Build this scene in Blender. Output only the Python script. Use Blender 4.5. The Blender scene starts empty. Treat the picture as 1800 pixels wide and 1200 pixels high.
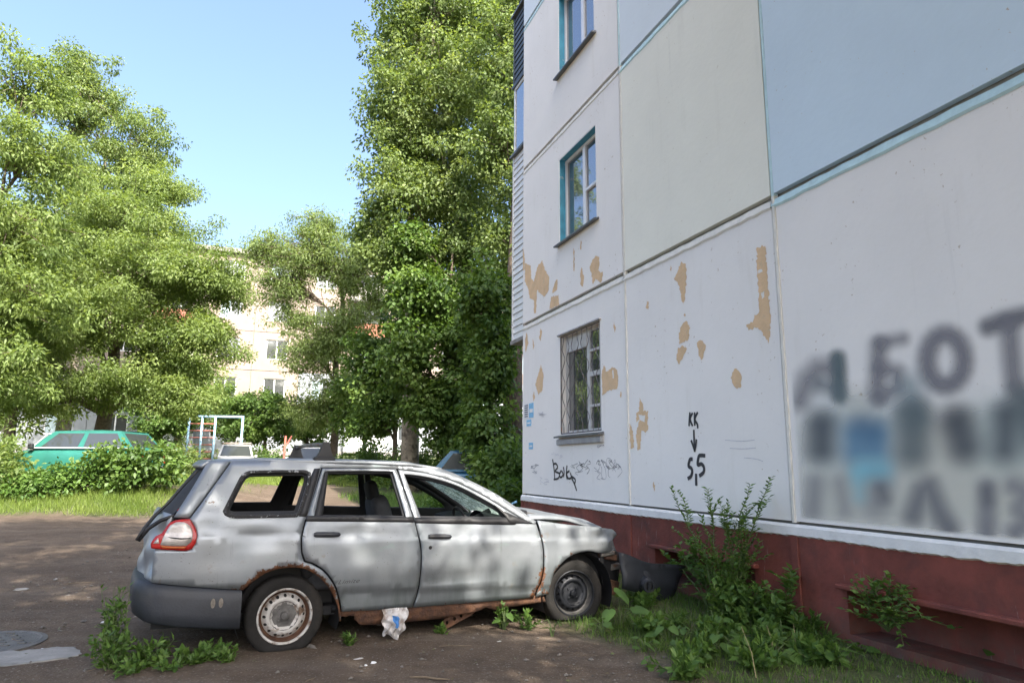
import bpy, bmesh, math, random
import numpy as np
from mathutils import Vector, Matrix
from mathutils.geometry import delaunay_2d_cdt

SC = bpy.context.scene
COL = SC.collection

# ------------------------------------------------------------------ camera
F_PX, PITCH, ROLL, YAW, CAM_H = 1205.2, .1809, .0069, .3576, 1.41
cam = bpy.data.cameras.new('camera')
cam.sensor_width = 36.0
cam.lens = F_PX / 1800 * 36
cam.clip_end = 3000
camo = bpy.data.objects.new('camera', cam)
COL.objects.link(camo)
camo.matrix_world = (Matrix.Translation((0, 0, CAM_H)) @ Matrix.Rotation(math.pi / 2 + PITCH, 4, 'X')
                     @ Matrix.Rotation(ROLL, 4, 'Z'))
SC.camera = camo

# ------------------------------------------------------------------ light
SUN_EL = math.radians(46)
SUN_H = Vector((.446, -.895, 0)).normalized()
SUN = Vector((SUN_H.x * math.cos(SUN_EL), SUN_H.y * math.cos(SUN_EL), math.sin(SUN_EL)))
world = bpy.data.worlds.new('World')
SC.world = world
world.use_nodes = True
wn = world.node_tree
bg = wn.nodes['Background']
sky = wn.nodes.new('ShaderNodeTexSky')
sky.sky_type = 'NISHITA'
sky.sun_disc = False
sky.sun_elevation = SUN_EL
sky.sun_rotation = math.atan2(SUN_H.x, SUN_H.y)
sky.altitude = 200
sky.air_density = 1.0
sky.dust_density = 7.5
sky.ozone_density = 3.5
wn.links.new(sky.outputs[0], bg.inputs[0])
bg.inputs[1].default_value = .15
sl = bpy.data.lights.new('sun', 'SUN')
sl.energy = 3.8
sl.angle = math.radians(.53)
sl.color = (1, .93, .82)
so = bpy.data.objects.new('sun', sl)
COL.objects.link(so)
so.rotation_euler = SUN.to_track_quat('Z', 'Y').to_euler()
SC.view_settings.view_transform = 'Standard'
SC.view_settings.look = 'None'
SC.view_settings.gamma = 1
SC.view_settings.use_curve_mapping = False
SC.view_settings.exposure = 1.88

# ------------------------------------------------------------------ helpers
WN = Vector((math.cos(YAW), math.sin(YAW), 0))      # into the block of flats
WD = Vector((-math.sin(YAW), math.cos(YAW), 0))     # along its gable wall, away from the camera
WALL_D = 4.4


def ray(px, py):
    u, v = px - 900, py - 600
    cr, sr = math.cos(ROLL), math.sin(ROLL)
    u, v = cr * u + sr * v, -sr * u + cr * v
    x, y = u / F_PX, -v / F_PX
    c, s = math.cos(PITCH), math.sin(PITCH)
    return Vector((x, c - s * y, s + c * y))


def wall_tz(px, py):
    r = ray(px, py)
    p = r * (WALL_D / r.dot(WN))
    return p.dot(WD), p.z + CAM_H


def smooth(a, b, x):
    t = np.clip((np.asarray(x, float) - a) / (b - a), 0, 1)
    return t * t * (3 - 2 * t)


def gz(x, y):
    """height of the ground"""
    x = np.asarray(x, float)
    y = np.asarray(y, float)
    z = np.interp(y, [-80, 8, 15, 22, 30, 38, 50, 70, 300], [0, 0, .25, .5, .76, 1.2, 2.1, 2.6, 2.6])
    z = z + .5 * smooth(-5.5, -9.5, x) * smooth(15.3, 18.3, y) * (1 - smooth(21, 27, y))
    n = x * WN.x + y * WN.y
    t = x * WD.x + y * WD.y
    z = z + .09 * smooth(3.0, 4.3, n) * (1 - smooth(9, 12, t)) * smooth(-3, 0, t)
    return z


def g1(x, y):
    return float(gz(x, y))


def at(px, dist_y, z=None):
    """point on the ground that shows in column px at forward distance dist_y"""
    x = dist_y * (px - 900) / F_PX * 1.017
    return Vector((x, dist_y, g1(x, dist_y) if z is None else z))


def link(o, parent=None):
    COL.objects.link(o)
    if parent is not None:
        o.parent = parent
    return o


def tag(o, label=None, cat=None, group=None, kind=None):
    if label: o['label'] = label
    if cat: o['category'] = cat
    if group: o['group'] = group
    if kind: o['kind'] = kind
    return o


def empty(name, loc, rz=0, label=None, cat=None, group=None):
    o = bpy.data.objects.new(name, None)
    o.empty_display_size = .2
    o.location = loc
    o.rotation_euler = (0, 0, rz)
    link(o)
    return tag(o, label, cat, group)


def mesh_obj(name, verts, faces, mat, parent=None, smooth_shade=False):
    me = bpy.data.meshes.new(name)
    me.from_pydata([tuple(v) for v in verts], [], faces)
    me.update()
    if mat is not None:
        me.materials.append(mat)
    if smooth_shade:
        me.polygons.foreach_set('use_smooth', [True] * len(me.polygons))
    return link(bpy.data.objects.new(name, me), parent)


def share(src, name, parent=None, loc=None, rz=None, scale=None):
    o = bpy.data.objects.new(name, src.data)
    if loc is not None: o.location = loc
    if rz is not None: o.rotation_euler = (0, 0, rz)
    if scale is not None: o.scale = scale
    return link(o, parent)


class MB:
    """collects simple shapes into one mesh"""
    def __init__(s):
        s.v, s.f = [], []

    def add(s, verts, faces):
        b = len(s.v)
        s.v += [tuple(v) for v in verts]
        s.f += [tuple(i + b for i in f) for f in faces]
        return s

    def box(s, x0, x1, y0, y1, z0, z1, M=None, b=0.0):
        if b > 0:
            vs = []
            for zz, d in ((z0, b), (z0 + b, 0), (z1 - b, 0), (z1, b)):
                vs += [(x0 + d + b * (d == 0), y0 + d, zz), (x1 - d - b * (d == 0), y0 + d, zz), (x1 - d, y0 + d + b * (d == 0), zz),
                       (x1 - d, y1 - d - b * (d == 0), zz), (x1 - d - b * (d == 0), y1 - d, zz), (x0 + d + b * (d == 0), y1 - d, zz),
                       (x0 + d, y1 - d - b * (d == 0), zz), (x0 + d, y0 + d + b * (d == 0), zz)]
            fs = [tuple(range(7, -1, -1)), tuple(range(24, 32))]
            for k in range(3):
                for i in range(8):
                    j = (i + 1) % 8
                    fs.append((k * 8 + i, k * 8 + j, k * 8 + 8 + j, k * 8 + 8 + i))
        else:
            vs = [(x0, y0, z0), (x1, y0, z0), (x1, y1, z0), (x0, y1, z0), (x0, y0, z1), (x1, y0, z1), (x1, y1, z1), (x0, y1, z1)]
            fs = [(3, 2, 1, 0), (4, 5, 6, 7), (0, 1, 5, 4), (1, 2, 6, 5), (2, 3, 7, 6), (3, 0, 4, 7)]
        if M is not None:
            vs = [M @ Vector(v) for v in vs]
        return s.add(vs, fs)

    def tube(s, pts, r, n=6, cap=True):
        pts = [Vector(p) for p in pts]
        rr = r if hasattr(r, '__len__') else [r] * len(pts)
        vs, fs = [], []
        up = Vector((0, 0, 1))
        for i, p in enumerate(pts):
            d = (pts[min(i + 1, len(pts) - 1)] - pts[max(i - 1, 0)]).normalized()
            a = d.cross(up if abs(d.z) < .95 else Vector((1, 0, 0))).normalized()
            c = d.cross(a)
            for k in range(n):
                q = 2 * math.pi * k / n
                vs.append(p + (a * math.cos(q) + c * math.sin(q)) * rr[i])
        for i in range(len(pts) - 1):
            for k in range(n):
                j = (k + 1) % n
                fs.append((i * n + k, i * n + j, (i + 1) * n + j, (i + 1) * n + k))
        if cap:
            fs.append(tuple(range(n - 1, -1, -1)))
            fs.append(tuple(range((len(pts) - 1) * n, len(pts) * n)))
        return s.add(vs, fs)

    def grid(s, fn, nu, nv, flip=False):
        vs = [fn(i / nu, j / nv) for j in range(nv + 1) for i in range(nu + 1)]
        fs = []
        for j in range(nv):
            for i in range(nu):
                a = j * (nu + 1) + i
                q = (a, a + 1, a + nu + 2, a + nu + 1)
                fs.append(q[::-1] if flip else q)
        return s.add(vs, fs)

    def lathe(s, prof, n=32, M=None):
        """profile of (radius, y): turned about the y axis"""
        vs, fs = [], []
        for (r, y) in prof:
            for k in range(n):
                q = 2 * math.pi * k / n
                vs.append((r * math.cos(q), y, r * math.sin(q)))
        for i in range(len(prof) - 1):
            for k in range(n):
                j = (k + 1) % n
                fs.append((i * n + k, i * n + j, (i + 1) * n + j, (i + 1) * n + k))
        if M is not None:
            vs = [M @ Vector(v) for v in vs]
        return s.add(vs, fs)

    def obj(s, name, mat, parent=None, smooth_shade=False):
        return mesh_obj(name, s.v, s.f, mat, parent, smooth_shade)


def inside(poly, x, y):
    c = False
    j = len(poly) - 1
    for i in range(len(poly)):
        xi, yi = poly[i]
        xj, yj = poly[j]
        if (yi > y) != (yj > y) and x < (xj - xi) * (y - yi) / (yj - yi) + xi:
            c = not c
        j = i
    return c


def round_poly(poly, step, corner=40):
    """resample a closed outline: smooth where it bends gently, sharp at real corners"""
    n = len(poly)
    P = [Vector(p) for p in poly]
    sharp = []
    for i in range(n):
        a = P[i] - P[i - 1]
        b = P[(i + 1) % n] - P[i]
        sharp.append(a.length < 1e-9 or b.length < 1e-9 or math.degrees(a.angle(b)) > corner)
    out = []
    for i in range(n):
        p0, p1, p2, p3 = P[i - 1], P[i], P[(i + 1) % n], P[(i + 2) % n]
        if sharp[i]: p0 = p1 * 2 - p2
        if sharp[(i + 1) % n]: p3 = p2 * 2 - p1
        k = max(1, int(round((p2 - p1).length / step)))
        for q in range(k):
            t = q / k
            m1 = (p2 - p0) * .5 * min(1, (p2 - p1).length / max((p1 - p0).length, 1e-6))
            m2 = (p3 - p1) * .5 * min(1, (p2 - p1).length / max((p3 - p2).length, 1e-6))
            h = p1 * (2 * t ** 3 - 3 * t * t + 1) + m1 * (t ** 3 - 2 * t * t + t) + p2 * (-2 * t ** 3 + 3 * t * t) + m2 * (t ** 3 - t * t)
            out.append((h.x, h.y))
    return out


def cdt(outer, holes=(), res=.05, rounded=True, corner=40, extra=()):
    """triangulate a flat outline with holes into small faces"""
    o = round_poly(outer, res, corner) if rounded else round_poly(outer, res, 0)
    hs = [round_poly(h, res, corner) for h in holes]
    pts, edges = [], []
    for ring in [o] + hs:
        b = len(pts)
        pts += [Vector(p) for p in ring]
        edges += [(b + i, b + (i + 1) % len(ring)) for i in range(len(ring))]
    bp = np.array([(p.x, p.y) for p in pts])
    for (xx, y) in extra:
        if inside(o, xx, y) and not any(inside(h, xx, y) for h in hs) and np.min((bp[:, 0] - xx) ** 2 + (bp[:, 1] - y) ** 2) > .008 ** 2:
            pts.append(Vector((xx, y)))
    bp = np.array([(p.x, p.y) for p in pts])
    xs = np.arange(bp[:, 0].min(), bp[:, 0].max(), res)
    ys = np.arange(bp[:, 1].min(), bp[:, 1].max(), res)
    for j, y in enumerate(ys):
        for x in xs:
            xx = x + (res / 2 if j % 2 else 0)
            if inside(o, xx, y) and not any(inside(h, xx, y) for h in hs):
                if np.min((bp[:, 0] - xx) ** 2 + (bp[:, 1] - y) ** 2) > (res * .45) ** 2:
                    pts.append(Vector((xx, y)))
    v, e, f, *_ = delaunay_2d_cdt(pts, edges, [], 0, 1e-5)
    F = []
    for t in f:
        cx = sum(v[i].x for i in t) / len(t)
        cy = sum(v[i].y for i in t) / len(t)
        if inside(o, cx, cy) and not any(inside(h, cx, cy) for h in hs):
            F.append(tuple(t))
    return [(p.x, p.y) for p in v], F


# ------------------------------------------------------------------ materials
def new_mat(name):
    m = bpy.data.materials.new(name)
    m.use_nodes = True
    nt = m.node_tree
    return m, nt, nt.nodes['Principled BSDF']


def nd(nt, typ, **kw):
    n = nt.nodes.new(typ)
    for k, v in kw.items():
        if k.startswith('i_'):
            n.inputs[k[2:].replace('_', ' ')].default_value = v
        else:
            setattr(n, k, v)
    return n


def c4(c):
    return (c[0], c[1], c[2], 1)


def coords(nt, kind='Object', scale=None):
    tc = nd(nt, 'ShaderNodeTexCoord')
    if scale is None:
        return tc.outputs[kind]
    mp = nd(nt, 'ShaderNodeMapping')
    mp.inputs['Scale'].default_value = scale
    nt.links.new(tc.outputs[kind], mp.inputs[0])
    return mp.outputs[0]


def noise_fac(nt, co, scale, lo, hi, detail=6, rough=.6):
    n = nd(nt, 'ShaderNodeTexNoise')
    n.inputs['Scale'].default_value = scale
    n.inputs['Detail'].default_value = detail
    n.inputs['Roughness'].default_value = rough
    nt.links.new(co, n.inputs['Vector'])
    r = nd(nt, 'ShaderNodeMapRange')
    r.inputs[1].default_value = lo
    r.inputs[2].default_value = hi
    nt.links.new(n.outputs[0], r.inputs[0])
    return r.outputs[0]


def mix(nt, fac, a, b, mode='MIX'):
    m = nd(nt, 'ShaderNodeMix', data_type='RGBA', blend_type=mode)
    for sock, val in ((m.inputs[0], fac), (m.inputs[6], a), (m.inputs[7], b)):
        if hasattr(val, 'links') or isinstance(val, bpy.types.NodeSocket):
            nt.links.new(val, sock)
        elif isinstance(val, (int, float)):
            sock.default_value = val
        else:
            sock.default_value = c4(val)
    return m.outputs[2]


def mul(nt, a, b):
    m = nd(nt, 'ShaderNodeMath', operation='MULTIPLY')
    for s, v in ((m.inputs[0], a), (m.inputs[1], b)):
        if isinstance(v, bpy.types.NodeSocket): nt.links.new(v, s)
        else: s.default_value = v
    return m.outputs[0]


def bump(nt, bs, co, scale, strength, dist=.01, detail=6):
    n = nd(nt, 'ShaderNodeTexNoise')
    n.inputs['Scale'].default_value = scale
    n.inputs['Detail'].default_value = detail
    nt.links.new(co, n.inputs['Vector'])
    b = nd(nt, 'ShaderNodeBump')
    b.inputs['Strength'].default_value = strength
    b.inputs['Distance'].default_value = dist
    nt.links.new(n.outputs[0], b.inputs['Height'])
    nt.links.new(b.outputs[0], bs.inputs['Normal'])


def simple(name, col, rough=.6, metal=0, var=.25, vscale=6, col2=None, c2s=3, c2=(.5, .65), bs_=(40, .15), spec=.5):
    """plain surface with uneven tone, an optional second colour in patches, and fine relief"""
    m, nt, bs = new_mat(name)
    co = coords(nt)
    dark = tuple(c * (1 - var) for c in col)
    lite = tuple(min(1, c * (1 + var * .6)) for c in col)
    c = mix(nt, noise_fac(nt, co, vscale, .3, .7), dark, lite)
    if col2 is not None:
        c = mix(nt, noise_fac(nt, co, c2s, c2[0], c2[1]), c, col2)
    nt.links.new(c, bs.inputs['Base Color'])
    bs.inputs['Roughness'].default_value = rough
    bs.inputs['Metallic'].default_value = metal
    bs.inputs['Specular IOR Level'].default_value = spec
    if bs_:
        bump(nt, bs, co, bs_[0], bs_[1])
    return m


def wall_paint(name, col, chips=.66, stain=(.60, .56, .47)):
    m, nt, bs = new_mat(name)
    co = coords(nt)
    c = mix(nt, noise_fac(nt, co, 1.1, .3, .75, 5), tuple(x * .93 for x in col), col)
    st = noise_fac(nt, coords(nt, 'Object', (1, 3.2, .55)), 1.3, .58, .85, 7)
    c = mix(nt, mul(nt, st, .35), c, stain)
    sp = noise_fac(nt, co, 24, chips, chips + .02, 3, .55)
    gate = noise_fac(nt, co, 2.1, .52, .6, 3)
    c = mix(nt, mul(nt, mul(nt, sp, gate), .8), c, (.47, .38, .28))
    dr = noise_fac(nt, coords(nt, 'Object', (1, 1, .05)), 9, .60, .80, 6)
    c = mix(nt, mul(nt, mul(nt, dr, noise_fac(nt, co, .7, .45, .65, 3)), .30), c, (.42, .41, .39))
    nt.links.new(c, bs.inputs['Base Color'])
    bs.inputs['Roughness'].default_value = .75
    bs.inputs['Specular IOR Level'].default_value = .25
    bump(nt, bs, co, 16, .16, .012, 8)
    return m


def leaf_mat(name, c_dark, c_mid, c_lite, trans=.38):
    m, nt, bs = new_mat(name)
    a = nd(nt, 'ShaderNodeAttribute', attribute_name='rnd')
    r = nd(nt, 'ShaderNodeValToRGB')
    e = r.color_ramp.elements
    e[0].color = c4(c_dark)
    e[1].color = c4(c_lite)
    k = e.new(.5)
    k.color = c4(c_mid)
    nt.links.new(a.outputs['Fac'], r.inputs[0])
    nt.links.new(r.outputs[0], bs.inputs['Base Color'])
    bs.inputs['Roughness'].default_value = .48
    bs.inputs['Specular IOR Level'].default_value = .35
    t = nd(nt, 'ShaderNodeBsdfTranslucent')
    tc = mix(nt, 1.0, r.outputs[0], (1.25, 1.2, .55), 'MULTIPLY')
    nt.links.new(tc, t.inputs[0])
    mx = nd(nt, 'ShaderNodeMixShader')
    mx.inputs[0].default_value = trans
    nt.links.new(bs.outputs[0], mx.inputs[1])
    nt.links.new(t.outputs[0], mx.inputs[2])
    nt.links.new(mx.outputs[0], nt.nodes['Material Output'].inputs[0])
    return m


def pane_mat(name, tint=(.03, .035, .04), refl=.4):
    m, nt, bs = new_mat(name)
    bs.inputs['Base Color'].default_value = c4(tint)
    bs.inputs['Roughness'].default_value = .6
    g = nd(nt, 'ShaderNodeBsdfGlossy')
    g.inputs['Roughness'].default_value = .02
    g.inputs['Color'].default_value = (.95, .97, 1, 1)
    fr = nd(nt, 'ShaderNodeFresnel')
    fr.inputs[0].default_value = 1.6
    ad = nd(nt, 'ShaderNodeMath', operation='MULTIPLY_ADD')
    ad.inputs[1].default_value = 1.2
    ad.inputs[2].default_value = refl * .3
    ad.use_clamp = True
    nt.links.new(fr.outputs[0], ad.inputs[0])
    mx = nd(nt, 'ShaderNodeMixShader')
    nt.links.new(ad.outputs[0], mx.inputs[0])
    nt.links.new(bs.outputs[0], mx.inputs[1])
    nt.links.new(g.outputs[0], mx.inputs[2])
    nt.links.new(mx.outputs[0], nt.nodes['Material Output'].inputs[0])
    return m


def attr_paint(name, soft=True):
    """spray paint carried by a colour attribute whose alpha says how much paint there is"""
    m, nt, bs = new_mat(name)
    a = nd(nt, 'ShaderNodeAttribute', attribute_name='paint')
    nt.links.new(a.outputs['Color'], bs.inputs['Base Color'])
    nt.links.new(a.outputs['Alpha'], bs.inputs['Alpha'])
    bs.inputs['Roughness'].default_value = .7
    return m


MT = {}
MT['white_wall'] = wall_paint('white_wall', (.87, .84, .795))
MT['green_wall'] = wall_paint('pale_green_wall', (.86, .845, .735), .69)
MT['blue_wall'] = wall_paint('blue_wall', (.64, .765, .85), .69, (.58, .66, .76))
MT['ltblue_wall'] = wall_paint('light_blue_wall', (.73, .80, .84), .69)
MT['mastic'] = simple('cream_mastic', (.70, .68, .62), .8, var=.12, vscale=9, bs_=(30, .4))
MT['mastic_blue'] = simple('pale_cyan_mastic', (.50, .68, .71), .8, var=.12, vscale=9, bs_=(30, .4))
MT['joint'] = simple('dark_joint', (.30, .31, .285), .9)
def plinth_paint():
    m = simple('red_plinth_paint', (.205, .054, .038), .8, var=.45, vscale=2.2, col2=(.085, .035, .03), c2s=3, c2=(.5, .75), bs_=(25, .45))
    nt = m.node_tree
    bs = nt.nodes['Principled BSDF']
    c = bs.inputs['Base Color'].links[0].from_socket
    sc = mul(nt, noise_fac(nt, coords(nt, 'Object', (1, 1, .16)), 34, .63, .70, 4), noise_fac(nt, coords(nt), 1.6, .5, .64, 3))
    c = mix(nt, mul(nt, sc, .6), c, (.42, .34, .32))
    sx = nd(nt, 'ShaderNodeSeparateXYZ')
    nt.links.new(coords(nt), sx.inputs[0])
    mr = nd(nt, 'ShaderNodeMapRange')
    mr.inputs[1].default_value = .42
    mr.inputs[2].default_value = .04
    nt.links.new(sx.outputs[2], mr.inputs[0])
    c = mix(nt, mul(nt, mul(nt, mr.outputs[0], noise_fac(nt, coords(nt), 7, .35, .6, 9, .7)), .85), c, (.105, .085, .066))
    nt.links.new(c, bs.inputs['Base Color'])
    return m


MT['plinth'] = plinth_paint()
MT['plinth_white'] = simple('white_plinth_band', (.74, .73, .70), .8, var=.1, col2=(.5, .46, .38), c2s=3.3, c2=(.6, .85), bs_=(22, .4))
MT['peel'] = simple('bare_beige_render', (.72, .505, .30), .9, var=.15, vscale=7, col2=(.62, .455, .29), c2s=14, c2=(.52, .66), bs_=(40, .5))
MT['black_spray'] = simple('black_spray', (.035, .035, .042), .6, var=.3, vscale=30, bs_=None)
MT['grey_marker'] = simple('grey_marker', (.20, .20, .24), .6, var=.3, vscale=30, bs_=None)
MT['faint_marker'] = simple('faint_marker', (.55, .54, .57), .6, var=.2, vscale=30, bs_=None)
MT['white_plastic'] = simple('white_plastic', (.78, .79, .80), .35, var=.06, bs_=None)
MT['blue_reveal'] = simple('blue_reveal_paint', (.06, .29, .42), .6, var=.25, col2=(.5, .55, .55), c2s=7, c2=(.62, .72), bs_=(30, .3))
MT['sill'] = simple('grey_sill_metal', (.13, .14, .15), .5, .3, var=.3, bs_=(20, .2))
MT['sill_lt'] = simple('grey_cement_sill', (.36, .36, .36), .8, var=.25, bs_=(30, .4))
MT['pane'] = pane_mat('window_pane')
MT['pane_far'] = pane_mat('far_window_pane', (.035, .04, .04), .35)
MT['curtain'] = simple('curtain', (.36, .45, .48), .9, var=.15, bs_=None)
MT['grille'] = simple('grille_iron', (.15, .14, .14), .6, .4, var=.4, vscale=20, col2=(.20, .09, .05), c2s=12, c2=(.55, .7), bs_=None)
MT['grille_lt'] = simple('old_white_wood', (.60, .59, .57), .6, var=.2, bs_=(30, .3))
MT['siding'] = simple('white_siding', (.70, .71, .70), .45, var=.06, bs_=None)
MT['siding_dk'] = simple('dark_siding', (.055, .07, .085), .5, var=.15, bs_=None)
MT['rust'] = simple('rust', (.105, .050, .027), .85, .1, var=.5, vscale=14, col2=(.06, .03, .02), c2s=20, c2=(.5, .62), bs_=(50, .8))
MT['black_plastic'] = simple('black_plastic', (.021, .024, .031), .55, var=.4, vscale=4, col2=(.055, .053, .05), c2s=3, c2=(.55, .8), bs_=(60, .12))
MT['trim'] = simple('black_trim', (.016, .016, .018), .55, var=.3, bs_=None)
MT['torn'] = simple('torn_rubber', (.025, .024, .024), .8, var=.6, vscale=30, col2=(.30, .31, .32), c2s=26, c2=(.58, .63), bs_=(60, .8))
MT['interior'] = simple('dark_interior', (.022, .023, .026), .8, var=.3, bs_=(30, .3))
MT['seat'] = simple('grey_seat_cloth', (.075, .078, .085), .95, var=.35, vscale=8, bs_=(90, .4))
MT['tyre'] = simple('tyre_rubber', (.020, .019, .018), .85, var=.35, vscale=5, col2=(.038, .032, .026), c2s=4, c2=(.5, .8), bs_=(50, .4), spec=.2)
MT['rim_white'] = simple('white_steel_rim', (.47, .455, .43), .6, .2, var=.25, vscale=8, col2=(.13, .085, .055), c2s=11, c2=(.50, .62), bs_=(40, .3))
MT['rim_hub'] = simple('dirty_hub', (.13, .125, .12), .7, .4, var=.5, vscale=18, bs_=(50, .5))
MT['rim_black'] = simple('black_steel_rim', (.013, .015, .020), .5, .3, var=.4, vscale=8, bs_=(40, .3))
MT['bare_metal'] = simple('bare_metal', (.19, .18, .165), .5, .6, var=.4, vscale=10, col2=(.14, .075, .045), c2s=7, c2=(.5, .65), bs_=(40, .4))
MT['red_lens'] = simple('red_lens', (.36, .018, .016), .25, var=.25, vscale=9, bs_=None)
MT['white_lens'] = simple('broken_clear_lens', (.50, .46, .43), .3, .35, var=.3, vscale=14, bs_=(14, .5))
MT['orange_lens'] = simple('amber_lens', (.50, .13, .03), .3, var=.25, bs_=None)
MT['chrome'] = simple('dull_chrome', (.10, .105, .11), .35, .8, var=.2, bs_=None)
MT['bag'] = simple('dirty_plastic_film', (.55, .53, .52), .35, var=.35, vscale=12, col2=(.26, .20, .16), c2s=8, c2=(.5, .62), bs_=(30, .6))
MT['bag_blue'] = simple('blue_plastic', (.06, .22, .55), .4, bs_=None)
MT['concrete'] = simple('concrete', (.27, .26, .245), .9, var=.25, vscale=5, col2=(.14, .13, .115), c2s=3, c2=(.5, .7), bs_=(40, .5))
MT['iron'] = simple('manhole_iron', (.13, .125, .12), .65, .3, var=.4, vscale=7, bs_=(60, .6))
MT['bark'] = simple('bark', (.13, .10, .075), .95, var=.5, vscale=10, bs_=(14, 1.0))
MT['bark_pale'] = simple('pale_poplar_bark', (.33, .28, .22), .9, var=.4, vscale=6, col2=(.10, .08, .06), c2s=5, c2=(.52, .64), bs_=(14, .9))
MT['stem'] = simple('green_stem', (.09, .13, .04), .7, var=.3, bs_=None)
MT['blue_pipe'] = simple('light_blue_pipe_paint', (.36, .58, .76), .5, var=.15, vscale=8, col2=(.55, .55, .52), c2s=9, c2=(.6, .7), bs_=None)
MT['red_pipe'] = simple('red_pipe_paint', (.52, .17, .13), .5, var=.2, bs_=None)
MT['stone'] = simple('pebble', (.155, .138, .12), .9, var=.45, vscale=3, bs_=None)
MT['paper'] = simple('paper', (.74, .74, .74), .8, var=.1, bs_=None)
MT['blue_paper'] = simple('blue_paper', (.24, .50, .72), .8, var=.2, vscale=20, bs_=None)
MT['ink'] = simple('ink', (.10, .10, .12), .8, bs_=None)
MT['twig'] = simple('dry_twig', (.16, .12, .08), .9, bs_=None)
MT['dry'] = simple('dry_straw', (.34, .28, .15), .9, bs_=None)
MT['brick'] = simple('broken_brick', (.33, .15, .09), .9, var=.3, bs_=(30, .5))
L = {}
L['ash'] = leaf_mat('ash_leaf', (.105, .16, .044), (.182, .252, .075), (.25, .325, .11), .52)
L['poplar'] = leaf_mat('poplar_leaf', (.085, .135, .040), (.155, .220, .068), (.23, .295, .11), .47)
L['elm'] = leaf_mat('elm_leaf', (.115, .170, .055), (.19, .26, .09), (.26, .33, .135), .54)
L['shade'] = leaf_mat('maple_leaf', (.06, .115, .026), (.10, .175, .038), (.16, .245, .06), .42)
L['weed'] = leaf_mat('weed_leaf', (.055, .115, .024), (.090, .170, .035), (.14, .23, .05), .35)
L['grass'] = leaf_mat('grass_blade', (.11, .17, .032), (.17, .24, .046), (.25, .31, .085), .45)

# ------------------------------------------------------------------ the ground
def vnoise(x, y, s, k=0):
    x, y = x * s + k * 3.1, y * s - k * 1.7
    return (np.sin(x * 1.3 + 1.7 * np.sin(y * .9 + k)) + np.sin(y * 1.7 + 1.3 * np.sin(x * 1.1 - k)) + np.sin((x + y) * 2.3 + 2 * np.sin((x - y) * .7))) / 3


def lush(x, y):
    """how green the ground is (grass grows there)"""
    x = np.asarray(x, float)
    y = np.asarray(y, float)
    n = x * WN.x + y * WN.y
    t = x * WD.x + y * WD.y
    wob = .35 * vnoise(x, y, 1.1) + .2 * vnoise(x, y, 3.1, 2)
    left = smooth(15.1, 15.9, y + wob + .06 * (x + 8)) * smooth(-7.2, -8.8, x + wob) * (1 - .8 * smooth(17.6, 18.0, y + .3 * wob) * (1 - smooth(18.2, 18.7, y + .3 * wob)))
    far = smooth(26.6, 28.0, y + wob * 1.5 + .12 * (x + 8)) * (1 - smooth(-1, 2, x))
    wall = smooth(2.55, 3.3, n + wob * .9 - .06 * (t - 5)) * (1 - smooth(12, 14, t))
    corner = smooth(13.8, 15.5, t + wob) * smooth(2.6, 3.8, n + wob)
    return np.clip(np.maximum.reduce([left, far, wall * .8, corner]), 0, 1)


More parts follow.
